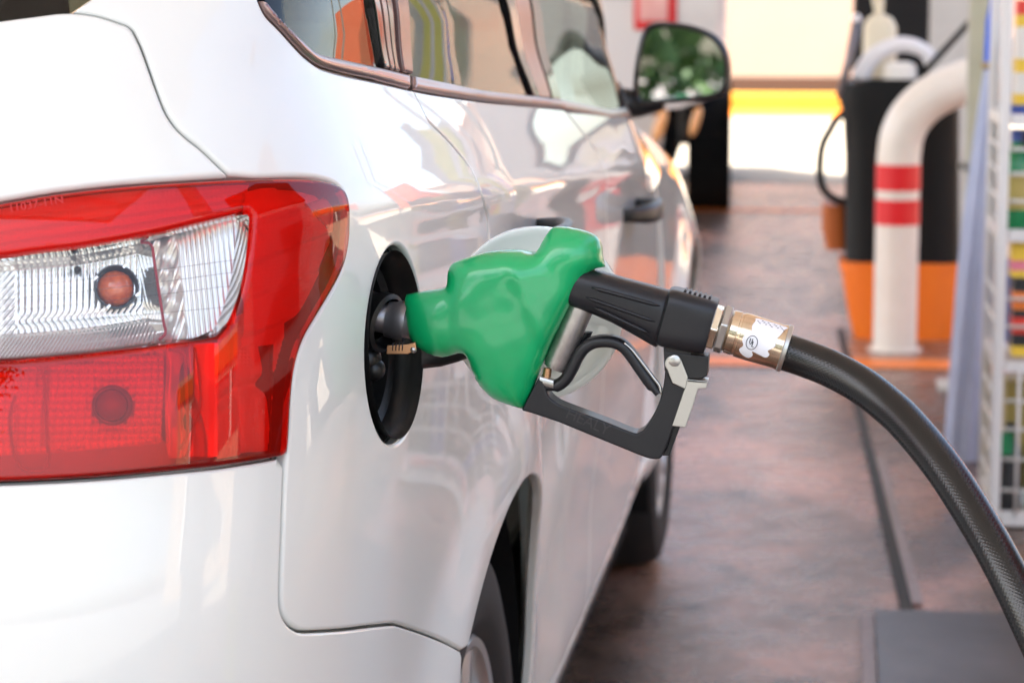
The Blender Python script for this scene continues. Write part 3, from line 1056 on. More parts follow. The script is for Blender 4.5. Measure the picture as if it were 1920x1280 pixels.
def px_sheet(name, x0, x1, y0f, y1f, nx, ny, depth, m, parent, clip=None):
    """a moulded sheet inside the lamp: pixel grid on the lens surface pushed inwards by depth(x, t, y)."""
    cx = np.linspace(x0, x1, 13)
    ty = np.linspace(0, 1, 7)
    C = np.array([uz([(x, y0f(x) + (y1f(x) - y0f(x)) * t) for t in ty]) for x in cx])
    fx = np.linspace(0, 12, nx)
    ft = np.linspace(0, 6, ny)
    xi = np.clip(np.floor(fx).astype(int), 0, 11)
    ti = np.clip(np.floor(ft).astype(int), 0, 5)
    a = (fx - xi)[:, None, None]
    b = (ft - ti)[None, :, None]
    # smooth bicubic is unnecessary: the coarse cells are flat to well under a millimetre
    Q = (C[xi][:, ti] * (1 - a) * (1 - b) + C[xi + 1][:, ti] * a * (1 - b) + C[xi][:, ti + 1] * (1 - a) * b + C[xi + 1][:, ti + 1] * a * b)
    X = x0 + (x1 - x0) * fx / 12
    T = ft / 6
    XX, TT = np.meshgrid(X, T, indexing='ij')
    YY = y0f(XX) + (y1f(XX) - y0f(XX)) * TT
    D = depth(XX, TT, YY)
    P = S(Q[..., 0], Q[..., 1]) - N(Q[..., 0], Q[..., 1]) * D[..., None]
    V = P.reshape(-1, 3)
    F = []
    idx = np.arange(nx * ny).reshape(nx, ny)
    keep = np.ones((nx - 1, ny - 1), bool)
    if clip is not None:
        keep = ~clip(0.5 * (XX[1:, 1:] + XX[:-1, :-1]), 0.5 * (YY[1:, 1:] + YY[:-1, :-1]))
    for i in range(nx - 1):
        for j in range(ny - 1):
            if keep[i, j]:
                F.append((idx[i, j], idx[i + 1, j], idx[i + 1, j + 1], idx[i, j + 1]))
    return mesh(name, V, F, m, parent, True)


def lin(pts):
    xs, ys = zip(*pts)
    return lambda x: np.interp(x, xs, ys)


cl_top = lin([(-420, 518), (-200, 506), (0, 483), (65, 474), (150, 464), (270, 443), (360, 422), (448, 400), (470, 395)])
cl_bot = lin([(-420, 690), (-200, 682), (0, 671), (75, 665), (200, 653), (320, 638), (390, 628), (420, 615), (470, 600)])


def tri(x):
    return np.abs((x % 1.0) - 0.5) * 2


def ribs_left(x, t, y):
    yc_ = 560 - 0.08 * (x - 100)
    band = np.exp(-((y - yc_ - 25) / 10.0) ** 2)
    ph = (x - 10 * np.tanh((y - yc_ - 25) / 9.0) * 0 + 12 * band) / 13.0
    rib = np.abs(np.sin(math.pi * ph)) ** 0.8
    low = smooth01((t - 0.70) / 0.06)
    fine = np.abs(np.sin(math.pi * (x + 0.55 * y) / 7.5))
    step_ = 0.0025 * np.floor(t * 9) / 9
    left = smooth01((40 - x) / 30)
    diag = np.abs(np.sin(math.pi * (x + y * 0.8) / 12.0))
    d = 0.030 + (0.0011 * rib * (1 - left) + 0.0011 * diag * left) * (1 - low) + low * (0.0013 * fine) - 0.018 * low * (t - 0.70) / 0.3 + step_ - 0.018 * smooth01((0.07 - t) / 0.07)
    d = d - 0.010 * np.exp(-((x - 225) / 190.0) ** 2) * 0 + 0.010 * np.clip((x - 225) / 225.0, -1, 1) ** 2 * -1
    return d


def hole_clip(cx, cy, rx, ry):
    return lambda x, y: (((x - cx) / rx) ** 2 + ((y - cy) / ry) ** 2 < 1) | (x > VX(y))
VX = lambda y: 292 + 0.155 * (y - 450)

px_sheet('ribbed_reflector', -414, 322, cl_top, cl_bot, 570, 110, ribs_left, CHROME, lamp, hole_clip(226, 524, 41, 41))


def ribs_right(x, t, y):
    slant = x - 0.10 * (y - 400)
    rib = np.abs(np.sin(math.pi * slant / 9.5)) ** 0.7
    s_ = smooth01((x - 345 - 0.12 * (y - 400)) / 12)
    wob = 0.0022 * np.sin(y / 9.0) * np.exp(-((x - 330) / 22) ** 2) + 0.0018 * np.sin(x / 5.0 + y / 17.0) * (1 - s_)
    d = 0.030 - 0.020 * np.clip((x - 286) / 190.0, 0, 1) ** 1.2 + 0.0009 * rib * s_ + wob + 0.004 * s_
    return d

px_sheet('ribbed_reflector', 286, 466, cl_top, cl_bot, 160, 80, ribs_right, CHROMER, lamp, lambda x, y: x < VX(y) - 2)


def lamp_pt(px, py, depth):
    q = uz([(px, py)])[0]
    return S(*q) - N(*q) * depth, N(*q)

# bulb openings
def bulb_hole(px, py, rpx, depth, bulbm, rname):
    c, n = lamp_pt(px, py, depth)
    r = rpx / 2650.0
    toc = (CAM - c) / np.linalg.norm(CAM - c)
    ax = (n * 0.75 + toc * 0.25)
    ax /= np.linalg.norm(ax)
    g = MB()
    g.add(*lathe_geo([(0.002, r * 1.14), (0.004, r * 1.09), (0.004, r * 1.03), (-0.004, r * 1.0), (-0.022, r * 0.96), (-0.022, 0)], c, ax, 40))
    g.build(rname, SOCKET, lamp, auto=40)
    hb = MB()
    hb.add(*lathe_geo([(0.012 * math.cos(t) - 0.006, r * 0.94 * math.sin(t)) for t in np.linspace(0.02, 1.5, 12)] + [(-0.020, r * 0.90)], c, ax, 36))
    hb.build('bulb', bulbm, lamp, smooth=True)
    return c, ax, r

c_, ax_, r_ = bulb_hole(226, 524, 38, 0.026, BULB, 'bulb_ring')
# short bright tabs round the ring and the moulded lines across it
tabs = MB()
_ta = Vector(ax_).orthogonal().normalized()
_tb = Vector(ax_).cross(_ta)
for k in range(4):
    th = R(25 + 90 * k)
    q_ = Vector(c_) + (_ta * math.cos(th) + _tb * math.sin(th)) * r_ * 1.10 + Vector(ax_) * 0.005
    tabs.add(*loft_geo([(q_ - _ta * 0.0016, _tb, ax_, 0.0010, 0.0006, 3), (q_ + _ta * 0.0016, _tb, ax_, 0.0010, 0.0006, 3)], 8))
tabs.build('ring_tab', CHROME, lamp)
ml = MB()
for (xa, ya, xb, yb) in ((-250, 562, 440, 487), (-250, 585, 440, 510), (-250, 604, 430, 536), (-250, 622, 425, 575)):
    pts_ = [lamp_pt(xa + (xb - xa) * t, ya + (yb - ya) * t + 6 * math.sin(t * 3.1), -0.0006)[0] for t in np.linspace(0, 1, 14)]
    ml.tube(pts_, 0.0003, 6)
ml.build('moulded_line', CLEARLENS, lamp, smooth=True)
cs, nsv = lamp_pt(146, 489, 0.026)
sc_ = MB()
sc_.add(*lathe_geo([(-0.004, 0.0024), (0.003, 0.0024), (0.0035, 0.0)], cs, nsv, 16))
sc_.build('screw', SOCKET, lamp, smooth=True)

# divider vane with its red edge
vane_px = [(268, 448), (289, 453), (296, 490), (306, 550), (314, 600), (318, 618), (312, 628), (304, 634)]
vp = [lamp_pt(x, y, 0.010)[0] for x, y in spline(vane_px, 4)]
v_ = MB()
v_.tube(vp, 0.0011, 8)
VANE = mat('red_vane_edge', (0.45, 0.01, 0.02), 0.3)
v_.build('divider_edge', VANE, lamp, smooth=True)
vl = [(288, 452), (296, 490), (306, 550), (314, 600), (318, 618)]
Pf = [lamp_pt(x, y, 0.011)[0] for x, y in vl]
Pb = [lamp_pt(x - 24, y, 0.036)[0] for x, y in vl]
n_ = len(vl)
mesh('divider', np.array(Pf + Pb), [(i, i + 1, n_ + i + 1, n_ + i) for i in range(n_ - 1)], CHROME, lamp, True)

REDREF = mat('moulded_white_reflector', (0.95, 0.94, 0.92), 0.16, metal=0.60)
PRISM = bpy.data.materials.new('red_prism_reflector')
PRISM.use_nodes = True
nt = PRISM.node_tree
p_ = nt.nodes['Principled BSDF']
p_.inputs['Base Color'].default_value = (0.92, 0.90, 0.88, 1)
p_.inputs['Metallic'].default_value = 0.12
p_.inputs['Roughness'].default_value = 0.30
tc_ = nt.nodes.new('ShaderNodeTexCoord')
vo_ = nt.nodes.new('ShaderNodeTexVoronoi')
vo_.feature = 'F1'
vo_.distance = 'CHEBYCHEV'
vo_.inputs['Scale'].default_value = 360
vo_.inputs['Randomness'].default_value = 0.0
nt.links.new(tc_.outputs['Object'], vo_.inputs['Vector'])
bp_ = nt.nodes.new('ShaderNodeBump')
bp_.inputs['Strength'].default_value = 0.5
bp_.inputs['Distance'].default_value = 0.0015
nt.links.new(vo_.outputs['Distance'], bp_.inputs['Height'])
nt.links.new(bp_.outputs[0], p_.inputs['Normal'])
# top red band: long horizontal flutes; lower band: blocks and a second bulb
tb_top = lin([(-420, 450), (-200, 417), (0, 384), (100, 367), (200, 355), (300, 347), (400, 341), (480, 338)])
tb_bot = lin([(-420, 520), (-200, 506), (0, 482), (65, 473), (150, 463), (270, 442), (360, 421), (480, 392)])
px_sheet('fluted_reflector', -414, 478, tb_top, tb_bot, 60, 70, lambda x, t, y: 0.007 + 0.0020 * np.abs(np.sin(math.pi * t * 5.0)) ** 0.7 + 0.011 * t, PRISM, lamp)
lb_top = lin([(-420, 705), (-200, 694), (0, 684), (75, 676), (200, 664), (320, 650), (420, 632)])
lb_bot = lin([(-420, 905), (-200, 900), (0, 893), (200, 883), (300, 874), (420, 862)])


def blocks(x, t, y):
    low = smooth01((t - 0.78) / 0.05)
    g = 0.0030 * np.abs(np.sin(math.pi * (x + 3 * np.sin(y / 40)) / 15.0)) ** 0.8 + 0.0016 * np.abs(np.sin(math.pi * y / 15.0))
    fine = 0.0006 * np.abs(np.sin(math.pi * (x + 0.6 * y) / 6.0)) * low
    edge_ = 0.006 * np.exp(-((x - 82) / 5.0) ** 2) * (t < 0.75) - 0.006 * np.exp(-((x - 20) / 4.0 - np.sin(t * 3)) ** 2) * (t > 0.35) * (t < 0.8)
    return 0.028 + g * (1 - low) + fine - 0.014 * low * (t - 0.78) / 0.22 + edge_

px_sheet('block_reflector', -414, 332, lb_top, lb_bot, 520, 110, blocks, REDREF, lamp, lambda x, y: ((x - 220) / 42) ** 2 + ((y - 758) / 36) ** 2 < 1)
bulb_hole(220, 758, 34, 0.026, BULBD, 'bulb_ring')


def fold(x, t, y):
    return 0.026 + 0.006 * np.sin((x - 330) / 7.0 + 0.6 * np.sin(y / 23.0)) * np.exp(-((x - 352) / 18) ** 2) - 0.014 * smooth01((x - 372 - 20 * np.sin(y / 60.0)) / 14)

fr_top = lin([(330, 648), (400, 636), (440, 600), (475, 500), (480, 400)])
px_sheet('folded_reflector', 333, 424, lambda x: 640 + 0 * x, lambda x: 862 - (x - 333) * 0.06, 70, 70, fold, REDREF, lamp)

px_sheet('prism_reflector', 426, 560, lin([(426, 632), (455, 600), (520, 560), (560, 560)]), lin([(426, 862), (530, 846), (560, 846)]), 60, 60,
         lambda x, t, y: 0.014 + 0.010 * np.exp(-((x - 470 - 25 * t) / 16) ** 2) + 0.006 * np.exp(-((t - 0.55) / 0.05) ** 2), PRISM, lamp,
         lambda x, y: x > np.interp(y, [560, 600, 640, 700, 800, 850], [600, 578, 556, 540, 532, 528]))
px_sheet('side_reflector', 472, 648, lin([(472, 350), (500, 344), (580, 343), (620, 352), (648, 385)]), lin([(472, 650), (520, 625), (580, 590), (610, 540), (648, 455)]), 50, 50,
         lambda x, t, y: 0.010 + 0.003 * smooth01(4 * np.sin(y / 21.0 + x / 60.0)) + 0.002 * np.sin(x / 30.0), PRISM, lamp)
for path_ in ([(27, 742), (18, 770), (17, 800), (24, 850), (36, 874), (50, 882), (80, 881), (90, 868), (92, 845)], [(76, 688), (84, 720), (86, 780), (90, 850)],
              [(322, 654), (345, 657), (353, 672), (356, 720), (359, 790), (357, 822), (344, 842)], [(372, 650), (380, 690), (384, 760), (372, 800), (357, 860)]):
    mo_ = MB().tube([lamp_pt(x, y, 0.007)[0] for x, y in spline(path_, 4)], 0.0012, 8)
    mo_.build('moulded_edge', VANE, lamp, smooth=True)
cav = MB()  # dark solids stand in for shaded hollows behind the red lens
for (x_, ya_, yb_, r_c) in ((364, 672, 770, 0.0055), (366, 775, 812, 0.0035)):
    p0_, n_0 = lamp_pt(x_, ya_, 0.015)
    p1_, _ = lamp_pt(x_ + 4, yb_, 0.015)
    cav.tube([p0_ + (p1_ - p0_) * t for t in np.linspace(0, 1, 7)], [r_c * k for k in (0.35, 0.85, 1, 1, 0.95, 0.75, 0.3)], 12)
cav.build('cavity_shade', SOCKET, lamp, smooth=True)
tipq = uz([(598, 372), (630, 360), (641, 375), (644, 405), (640, 432), (618, 405)])
panel('orange_reflector', tipq, m=ORANGELENS, parent=lamp, off=-0.010, gap=0, rad=0.001, flange=0.004, step=0.01, mirror=False)


# ------------------------------------------------------------------ lettering
def text_mesh(name, txt, size, origin, ax, ay, m, parent, extrude=0.0003):
    cu = bpy.data.curves.new('t', 'FONT')
    cu.body = txt
    cu.size = size
    cu.extrude = extrude
    cu.resolution_u = 3
    to = bpy.data.objects.new('t', cu)
    col.objects.link(to)
    bpy.context.view_layer.update()
    me = bpy.data.meshes.new_from_object(to.evaluated_get(bpy.context.evaluated_depsgraph_get()))
    bpy.data.objects.remove(to)
    ax, ay = Vector(ax).normalized(), Vector(ay).normalized()
    az = ax.cross(ay)
    o0 = Vector(origin) - Vector(root_loc(parent))
    M = Matrix(((ax.x, ay.x, az.x, o0.x), (ax.y, ay.y, az.y, o0.y), (ax.z, ay.z, az.z, o0.z), (0, 0, 0, 1)))
    me.transform(M)
    me.materials.clear()
    me.materials.append(m)
    me.name = name
    o = bpy.data.objects.new(name, me)
    col.objects.link(o)
    o.parent = parent
    return o

c0_, n0_ = lamp_pt(18, 402, -0.0040)
c1_, _ = lamp_pt(100, 388, -0.0040)
ax0 = (c1_ - c0_) / np.linalg.norm(c1_ - c0_)
LETR = mat('moulded_lettering', (0.55, 0.02, 0.02), 0.35)
text_mesh('moulded_number', '11037-11N', 0.0085, c0_, ax0, np.cross(n0_, ax0), LETR, lamp, 0.0002)

# ------------------------------------------------------------------ filler recess and flap
fo = FILL_P
fn_ = FILL_N
zup = np.array([0, 0, 1.0])
ft = np.cross(zup, fn_)
ft /= np.linalg.norm(ft)
cup = MB()
cup.add(*lathe_geo([(0.0035, 0.0768), (-0.001, 0.0755), (-0.006, 0.0735), (-0.011, 0.069), (-0.019, 0.0685), (-0.023, 0.062), (-0.045, 0.060), (-0.060, 0.055), (-0.064, 0.0)], fo - fn_ * 0.004, fn_, 64))
BLACKR = mat('black_filler_rubber', (0.006, 0.006, 0.006), 0.4, bump=(120, 0.1, 0.002))
cup.build('filler_cup', BLACKR, car, auto=45)

YN = float(fo[1])            # nozzle mid plane
SP0 = at(768, 603, YN)       # end of the green nose
inn = at(708, 612, YN)
nk = MB()
nd = np.array(SP0) - np.array(at(690, 590, YN))
nd /= np.linalg.norm(nd)
b0_ = np.array(at(722, 605, YN)) + (0, 0.0, 0)
nka = nd + np.array([0, -0.42, -0.05])
nk.add(*lathe_geo([(-0.045, 0.022), (-0.012, 0.022), (-0.006, 0.0245), (0.002, 0.0245), (0.004, 0.021), (0.000, 0.0195), (-0.004, 0.018), (-0.006, 0.0155), (-0.03, 0.015)], b0_, nka, 40))
nk.build('filler_neck', BLACKR, car, auto=45)
tg = MB()
for (px, py, r0) in ((710, 672, 0.012), (722, 692, 0.010)):
    c = np.array(at(px, py, YN)) - fn_ * 0.010
    tg.add(*lathe_geo([(r0 * math.cos(t), r0 * math.sin(t)) for t in np.linspace(0.01, 2.2, 9)], c, nd, 20))
tg.build('cap_tether', BLACKR, car, smooth=True)

# flap: round white door standing open ahead of the nozzle
YD = YN + 0.088
fc = np.array(at(1006, 588, YD))
fr_ = 164 / FPX * ((fc - CAM) @ FW)
flap = MB()
dn = np.array([0.16, -0.98, 0.04])
dn /= np.linalg.norm(dn)
flap.add(*lathe_geo([(0.002, 0.0), (0.0015, fr_ * 0.70), (0.0, fr_ * 0.90), (0.002, fr_ * 0.96), (0.001, fr_ * 0.99), (-0.003, fr_), (-0.006, fr_ * 0.99), (-0.0065, 0.0)], fc, dn, 80))
flap.build('fuel_flap', PAINT, car, auto=50)
ha = MB()
hp = [np.array(at(795, 668, YN + 0.055)), np.array(at(830, 664, YN + 0.06)), np.array(at(862, 655, YN + 0.07)), np.array(at(905, 640, YN + 0.082))]
ha.add(*loft_geo([(p, (0, 1, 0), (0, 0, 1), 0.012, 0.010, 3) for p in hp], 12))
ha.build('flap_hinge', BLACKP, car, auto=40)

# ================================================================== nozzle
noz = empty('fuel_nozzle', tuple(SP0), 'green fuel nozzle with black grip stuck in the white car\'s open filler', 'fuel nozzle')


def flat(pts, Y=None):
    """pixels -> (x, z) on the nozzle's mid plane."""
    return np.array([np.array(at(p[0], p[1], YN if Y is None else Y))[[0, 2]] for p in pts])


def inflate(name, outline, T, m, parent, k=1.0, cell=0.0016, step=0.0035, cap=None, Yc=None, bumps=None):
    """A rounded solid from an outline: half thickness from a Poisson membrane over the outline."""
    Yc = YN if Yc is None else Yc
    L = resample(outline, 0.0028)
    if signed_area(L) < 0:
        L = L[::-1]
    lo, hi = L.min(0) - 3 * cell, L.max(0) + 3 * cell
    nx, ny = int((hi[0] - lo[0]) / cell) + 1, int((hi[1] - lo[1]) / cell) + 1
    gx, gy = np.meshgrid(lo[0] + np.arange(nx) * cell, lo[1] + np.arange(ny) * cell, indexing='ij')
    msk = inside(np.stack([gx.ravel(), gy.ravel()], 1), L).reshape(nx, ny)
    f = np.zeros((nx, ny))
    for it in range(2600):
        g = np.zeros_like(f)
        g[1:-1, 1:-1] = 0.25 * (f[2:, 1:-1] + f[:-2, 1:-1] + f[1:-1, 2:] + f[1:-1, :-2]) + cell * cell * 0.5
        f = np.where(msk, g, 0)

    def H(P):
        q = (P - lo) / cell
        i = np.clip(np.floor(q).astype(int), 0, [nx - 2, ny - 2])
        t = q - i
        v = (f[i[:, 0], i[:, 1]] * (1 - t[:, 0]) * (1 - t[:, 1]) + f[i[:, 0] + 1, i[:, 1]] * t[:, 0] * (1 - t[:, 1]) +
             f[i[:, 0], i[:, 1] + 1] * (1 - t[:, 0]) * t[:, 1] + f[i[:, 0] + 1, i[:, 1] + 1] * t[:, 0] * t[:, 1])
        h = np.sqrt(np.maximum(v, 0)) * 1.25 * k
        h = T * np.tanh(h / T)
        if bumps is not None:
            h = h + bumps(P) * np.clip(h / (0.4 * T), 0, 1)
        return h
    A, B = L, np.roll(L, -1, 0)
    gx, gy = np.meshgrid(np.arange(lo[0], hi[0], step), np.arange(lo[1], hi[1], step), indexing='ij')
    gx = gx + (np.arange(gx.shape[1]) % 2)[None, :] * step * 0.5
    pts = np.stack([gx.ravel(), gy.ravel()], 1)
    pts = pts[inside(pts, L)]
    pts = pts[seg_dist(pts, A, B) > step * 0.75]
    rg_ = []
    for d in (0.0004, 0.0012):
        t = np.roll(L, -1, 0) - np.roll(L, 1, 0)
        t /= np.linalg.norm(t, axis=1, keepdims=True)
        q = L + np.stack([-t[:, 1], t[:, 0]], 1) * d
        q = q[inside(q, L)]
        rg_.append(q[seg_dist(q, A, B) > d * 0.9])
    VO, Tt, idx = triangulate([L], np.concatenate([pts] + rg_))
    h = H(VO)
    h[idx[0]] = 0.0
    n = len(VO)
    bset = set(idx[0])
    front = np.stack([VO[:, 0], Yc - h, VO[:, 1]], 1)
    back = np.stack([VO[:, 0], Yc + h, VO[:, 1]], 1)
    V = np.concatenate([front, back])
    mp = np.arange(n) + n
    for b in bset:
        mp[b] = b
    F = [tuple(t) for t in Tt] + [tuple(mp[t[::-1]]) for t in Tt]
    o = mesh(name, V, F, m, parent)
    autosmooth(o, 80)
    return o


COVER = [(762, 552), (759, 575), (761, 603), (771, 632), (786, 650), (808, 662), (832, 668), (856, 662), (870, 659), (880, 671), (889, 697), (901, 720), (925, 744), (956, 757), (983, 766),
         (1000, 728), (1031, 652), (1070, 573), (1094, 529), (1112, 506), (1135, 500), (1130, 478), (1128, 459), (1117, 442), (1090, 431), (1055, 425), (1036, 427), (1023, 442), (1011, 464), (1000, 474),
         (973, 469), (934, 470), (902, 475), (858, 489), (845, 498), (841, 512), (840, 530), (832, 539), (789, 546)]
cov = np.concatenate([spline(COVER[:15], 5)[:-1], spline(COVER[14:21], 5)[:-1], spline(COVER[20:], 5)])


def cov_bumps(P):
    q0 = flat([(850, 600)])[0]
    d1 = np.abs((P[:, 0] - flat([(848, 600)])[0][0])) / 0.006
    ridge = -0.0016 * np.exp(-d1 ** 2)
    c1 = flat([(985, 500)])[0]
    up = 0.005 * np.exp(-((P - c1) ** 2 / np.array([0.035, 0.012]) ** 2).sum(1))
    c2 = flat([(1085, 470)])[0]
    up2 = 0.006 * np.exp(-((P - c2) ** 2 / np.array([0.020, 0.014]) ** 2).sum(1))
    c3 = flat([(1040, 500)])[0]
    dn_ = -0.005 * np.exp(-((P - c3) ** 2 / np.array([0.012, 0.012]) ** 2).sum(1))
    ln = (P - flat([(1015, 640)])[0]) @ np.array([0.42, 0.91])
    ac = (P - flat([(1035, 610)])[0]) @ np.array([0.91, 0.42])
    fl = 0.0035 * np.exp(-((ac + 0.006) / 0.006) ** 2)
    w1 = 0.00022 * np.sin(P[:, 0] * 190 + P[:, 1] * 120) + 0.00016 * np.sin(P[:, 0] * 90 - P[:, 1] * 260)
    return ridge + 0.6 * up + 0.6 * up2 + 0.45 * dn_ + 0.5 * fl + 0.5 * w1

inflate('green_cover', flat(cov), 0.031, GREEN, noz, k=0.95, bumps=cov_bumps)

# grip
ga, gb = np.array(at(1085, 540, YN)), np.array(at(1338, 612, YN))
gd = gb - ga
GL = np.linalg.norm(gd)
gd /= GL
gn = np.array([-gd[2], 0, gd[0]])
px2m = 1.0 / 2290
def gsec(t, hh, depth, off=0.0, ex=3.0):
    return (ga + gd * GL * t + gn * off * px2m, gn, (0, 1, 0), hh * px2m, depth, ex)
grip = MB()
grip.add(*loft_geo([gsec(-0.16, 30, 0.014, 4), gsec(0.0, 37, 0.0185, 2), gsec(0.12, 39, 0.0195, 2), gsec(0.30, 42, 0.0205, -1), gsec(0.45, 47, 0.021, -5), gsec(0.60, 52, 0.0215, -10), gsec(0.645, 53.5, 0.0215, -11), gsec(0.655, 52, 0.0205, -10)], 40))
o = grip.build('grip', BLACKG, noz, auto=50)
# raised flutes along the grip face
fl = MB()
for (a_, b_, t0_, t1_) in ((14, 16, 0.10, 0.60), (-6, -14, 0.08, 0.60), (-20, -38, 0.16, 0.58)):
    p = []
    for t in np.linspace(t0_, t1_, 10):
        o_ = a_ + (b_ - a_) * (t - t0_) / (t1_ - t0_)
        dep = 0.0195 + 0.0025 * t
        p.append(ga + gd * GL * t + gn * o_ * px2m + np.array([0, -dep - 0.0002, 0]))
    fl.tube(p, [0.0004] + [0.0016] * 8 + [0.0004], 8)
fl.build('grip_flute', BLACKG, noz, smooth=True)
cl = MB()
cl.add(*loft_geo([gsec(0.63, 49, 0.022, -4, 4), gsec(0.65, 53, 0.0245, -4, 4.5), gsec(0.69, 54, 0.025, -4, 5), gsec(0.95, 51, 0.025, -1, 5), gsec(0.985, 49, 0.0235, 0, 5), gsec(0.99, 38, 0.018, 0, 4)], 48))
cl.build('grip_collar', BLACKG, noz, auto=40)
rb = MB()
for t in np.linspace(0.74, 0.92, 6):
    c = ga + gd * GL * t + gn * (49 * px2m)
    rb.add(*loft_geo([(c - np.array([0, 0.012, 0]), gd, gn, 0.0012, 0.0016, 2), (c + np.array([0, 0.012, 0]), gd, gn, 0.0012, 0.0016, 2)], 8))
rb.build('grip_rib', BLACKG, noz, smooth=True)

# trigger guard with its opening
GO = [(1013, 704), (981, 765), (1000, 770), (1051, 787), (1129, 819), (1200, 848), (1222, 855), (1240, 854), (1250, 836), (1268, 788), (1287, 730), (1294, 690), (1300, 655), (1290, 642), (1250, 640)]
GI = [(1246, 655), (1249, 690), (1243, 732), (1230, 768), (1212, 797), (1200, 806), (1188, 806), (1130, 783), (1060, 757), (1043, 748), (1032, 738), (1026, 722), (1024, 708)]
go = np.concatenate([flat(GO[:5]), flat(spline(GO[5:9], 4)), flat(GO[9:]), flat(spline(GI, 3))])


def slab(name, poly, y0, y1, m, parent, bev=0.0018):
    L = np.asarray(poly)
    if signed_area(L) < 0:
        L = L[::-1]
    n = len(L)
    V = [(p[0], y0, p[1]) for p in L] + [(p[0], y1, p[1]) for p in L]
    F = [tuple(range(n)), tuple(range(2 * n - 1, n - 1, -1))] + [(i, n + i, n + (i + 1) % n, (i + 1) % n) for i in range(n)]
    o = mesh(name, V, F, m, parent)
    import bmesh
    bm = bmesh.new()
    bm.from_mesh(o.data)
    bmesh.ops.recalc_face_normals(bm, faces=bm.faces)
    bm.to_mesh(o.data)
    bm.free()
    if bev:
        bevel(o, bev, 3)
    return o

slab('trigger_guard', go, YN - 0.012, YN + 0.013, BLACKG, noz, 0.0016)
back = flat([(1250, 838), (1262, 800), (1285, 735), (1298, 735), (1275, 800), (1256, 852), (1240, 853)])
slab('guard_rear_rib', back, YN - 0.004, YN + 0.020, BLACKP, noz, 0.001)
q0 = flat([(1062, 770)])[0]
axx = np.array([0.924, 0, -0.383])
text_mesh('moulded_lettering', 'HEALY', 0.0125, (q0[0], YN - 0.0122, q0[1] - 0.003), axx, (0.383, 0, 0.924), EMBOSS, noz, 0.00025)

# trigger
TR = [(1026, 722), (1044, 722), (1060, 711), (1072, 692), (1084, 668), (1098, 650), (1118, 640), (1145, 639), (1166, 646), (1182, 662), (1200, 688), (1220, 716), (1236, 735)]
tp = spline(TR, 4)
secs = []
fl3 = flat(tp)
for i in range(len(fl3)):
    a, b = fl3[max(0, i - 1)], fl3[min(len(fl3) - 1, i + 1)]
    t = (b - a) / np.linalg.norm(b - a)
    nrm = np.array([-t[1], 0, t[0]])
    w = 11.5 if 3 < i < len(fl3) - 3 else 8
    secs.append(((fl3[i][0], YN - 0.001, fl3[i][1]), nrm, (0, 1, 0), w * px2m, 0.010, 3.2))
V, F = loft_geo(secs, 20)
autosmooth(mesh('trigger', V, F, BLACKG, noz), 50)
edge = MB()
ep = flat([(1172, 640), (1186, 652), (1205, 676), (1226, 704), (1238, 720), (1241, 735)])
edge.tube([(p[0], YN - 0.0085, p[1]) for p in spline(ep, 4)], 0.0014, 8)
edge.build('trigger_edge', STEEL, noz, smooth=True)

# valve stem: dull aluminium body, pin and washers
ca, cb_ = np.array(at(1092, 570, YN)), np.array(at(1040, 690, YN))
va = cb_ - ca
vl_ = np.linalg.norm(va)
st_ = MB()
st_.add(*lathe_geo([(0, 0.0), (0, 0.0105), (vl_ - 0.004, 0.0105), (vl_, 0.009), (vl_, 0.0)], ca, va, 28))
st_.build('valve_body', ALU, noz, auto=40)
pn = MB()
c1_ = np.array(at(1027, 690, YN - 0.004))
c2_ = np.array(at(1024, 712, YN - 0.004))
pn.tube([c1_, c2_], 0.0035, 14)
pn.build('valve_pin', BRASS, noz, auto=40)
wsh = MB()
wc = np.array(at(1024, 714, YN - 0.006))
wsh.add(*loft_geo([(wc + np.array([-0.0045, 0, 0.001]), (0, 1, 0), (0, 0, 1), 0.006, 0.0035, 5), (wc + np.array([0.0065, 0, -0.002]), (0, 1, 0), (0, 0, 1), 0.006, 0.0035, 5)], 16))
wsh.build('trigger_clip', STEEL, noz, auto=40)
bk = MB()
bk.add(*loft_geo([(at(1085, 650, YN + 0.012), (1, 0, 0), (0, 1, 0), 0.006, 0.005, 3), (at(1100, 622, YN + 0.012), (1, 0, 0), (0, 1, 0), 0.005, 0.005, 3)], 12))
bk.build('catch', BLACKP, noz, auto=40)

# hold-open latch
slab('latch_block', flat([(1246, 646), (1252, 655), (1330, 664), (1328, 700), (1318, 706), (1294, 706), (1286, 724), (1262, 716), (1248, 690)]), YN - 0.0125, YN + 0.012, BLACKP, noz, 0.001)
a_ = [(1265 + 16 * math.cos(t), 677 + 16 * math.sin(t)) for t in np.linspace(math.pi * 0.75, math.pi * 1.9, 14)]
slab('latch_plate', flat(a_ + [(1292, 702), (1287, 724), (1263, 713)]), YN - 0.0145, YN - 0.0125, STEEL, noz, 0.0006)
rv = MB()
rvc = np.array(at(1265, 676, YN - 0.0145))
rv.add(*lathe_geo([(0.0, 0.0048), (0.0012, 0.0046), (0.0018, 0.003), (0.002, 0.0)], rvc, (0, -1, 0), 24))
rv.build('latch_rivet', STEEL, noz, auto=40)
slab('latch_lever', flat([(1290, 706), (1329, 710), (1326, 723), (1311, 724), (1300, 760), (1287, 796), (1262, 793), (1270, 770), (1283, 731), (1286, 724)]), YN - 0.0135, YN - 0.0115, STEEL, noz, 0.0006)
slab('latch_tab', flat([(1290, 706), (1329, 710), (1328, 714), (1291, 711)]), YN - 0.0135, YN + 0.006, STEEL, noz, 0.0004)

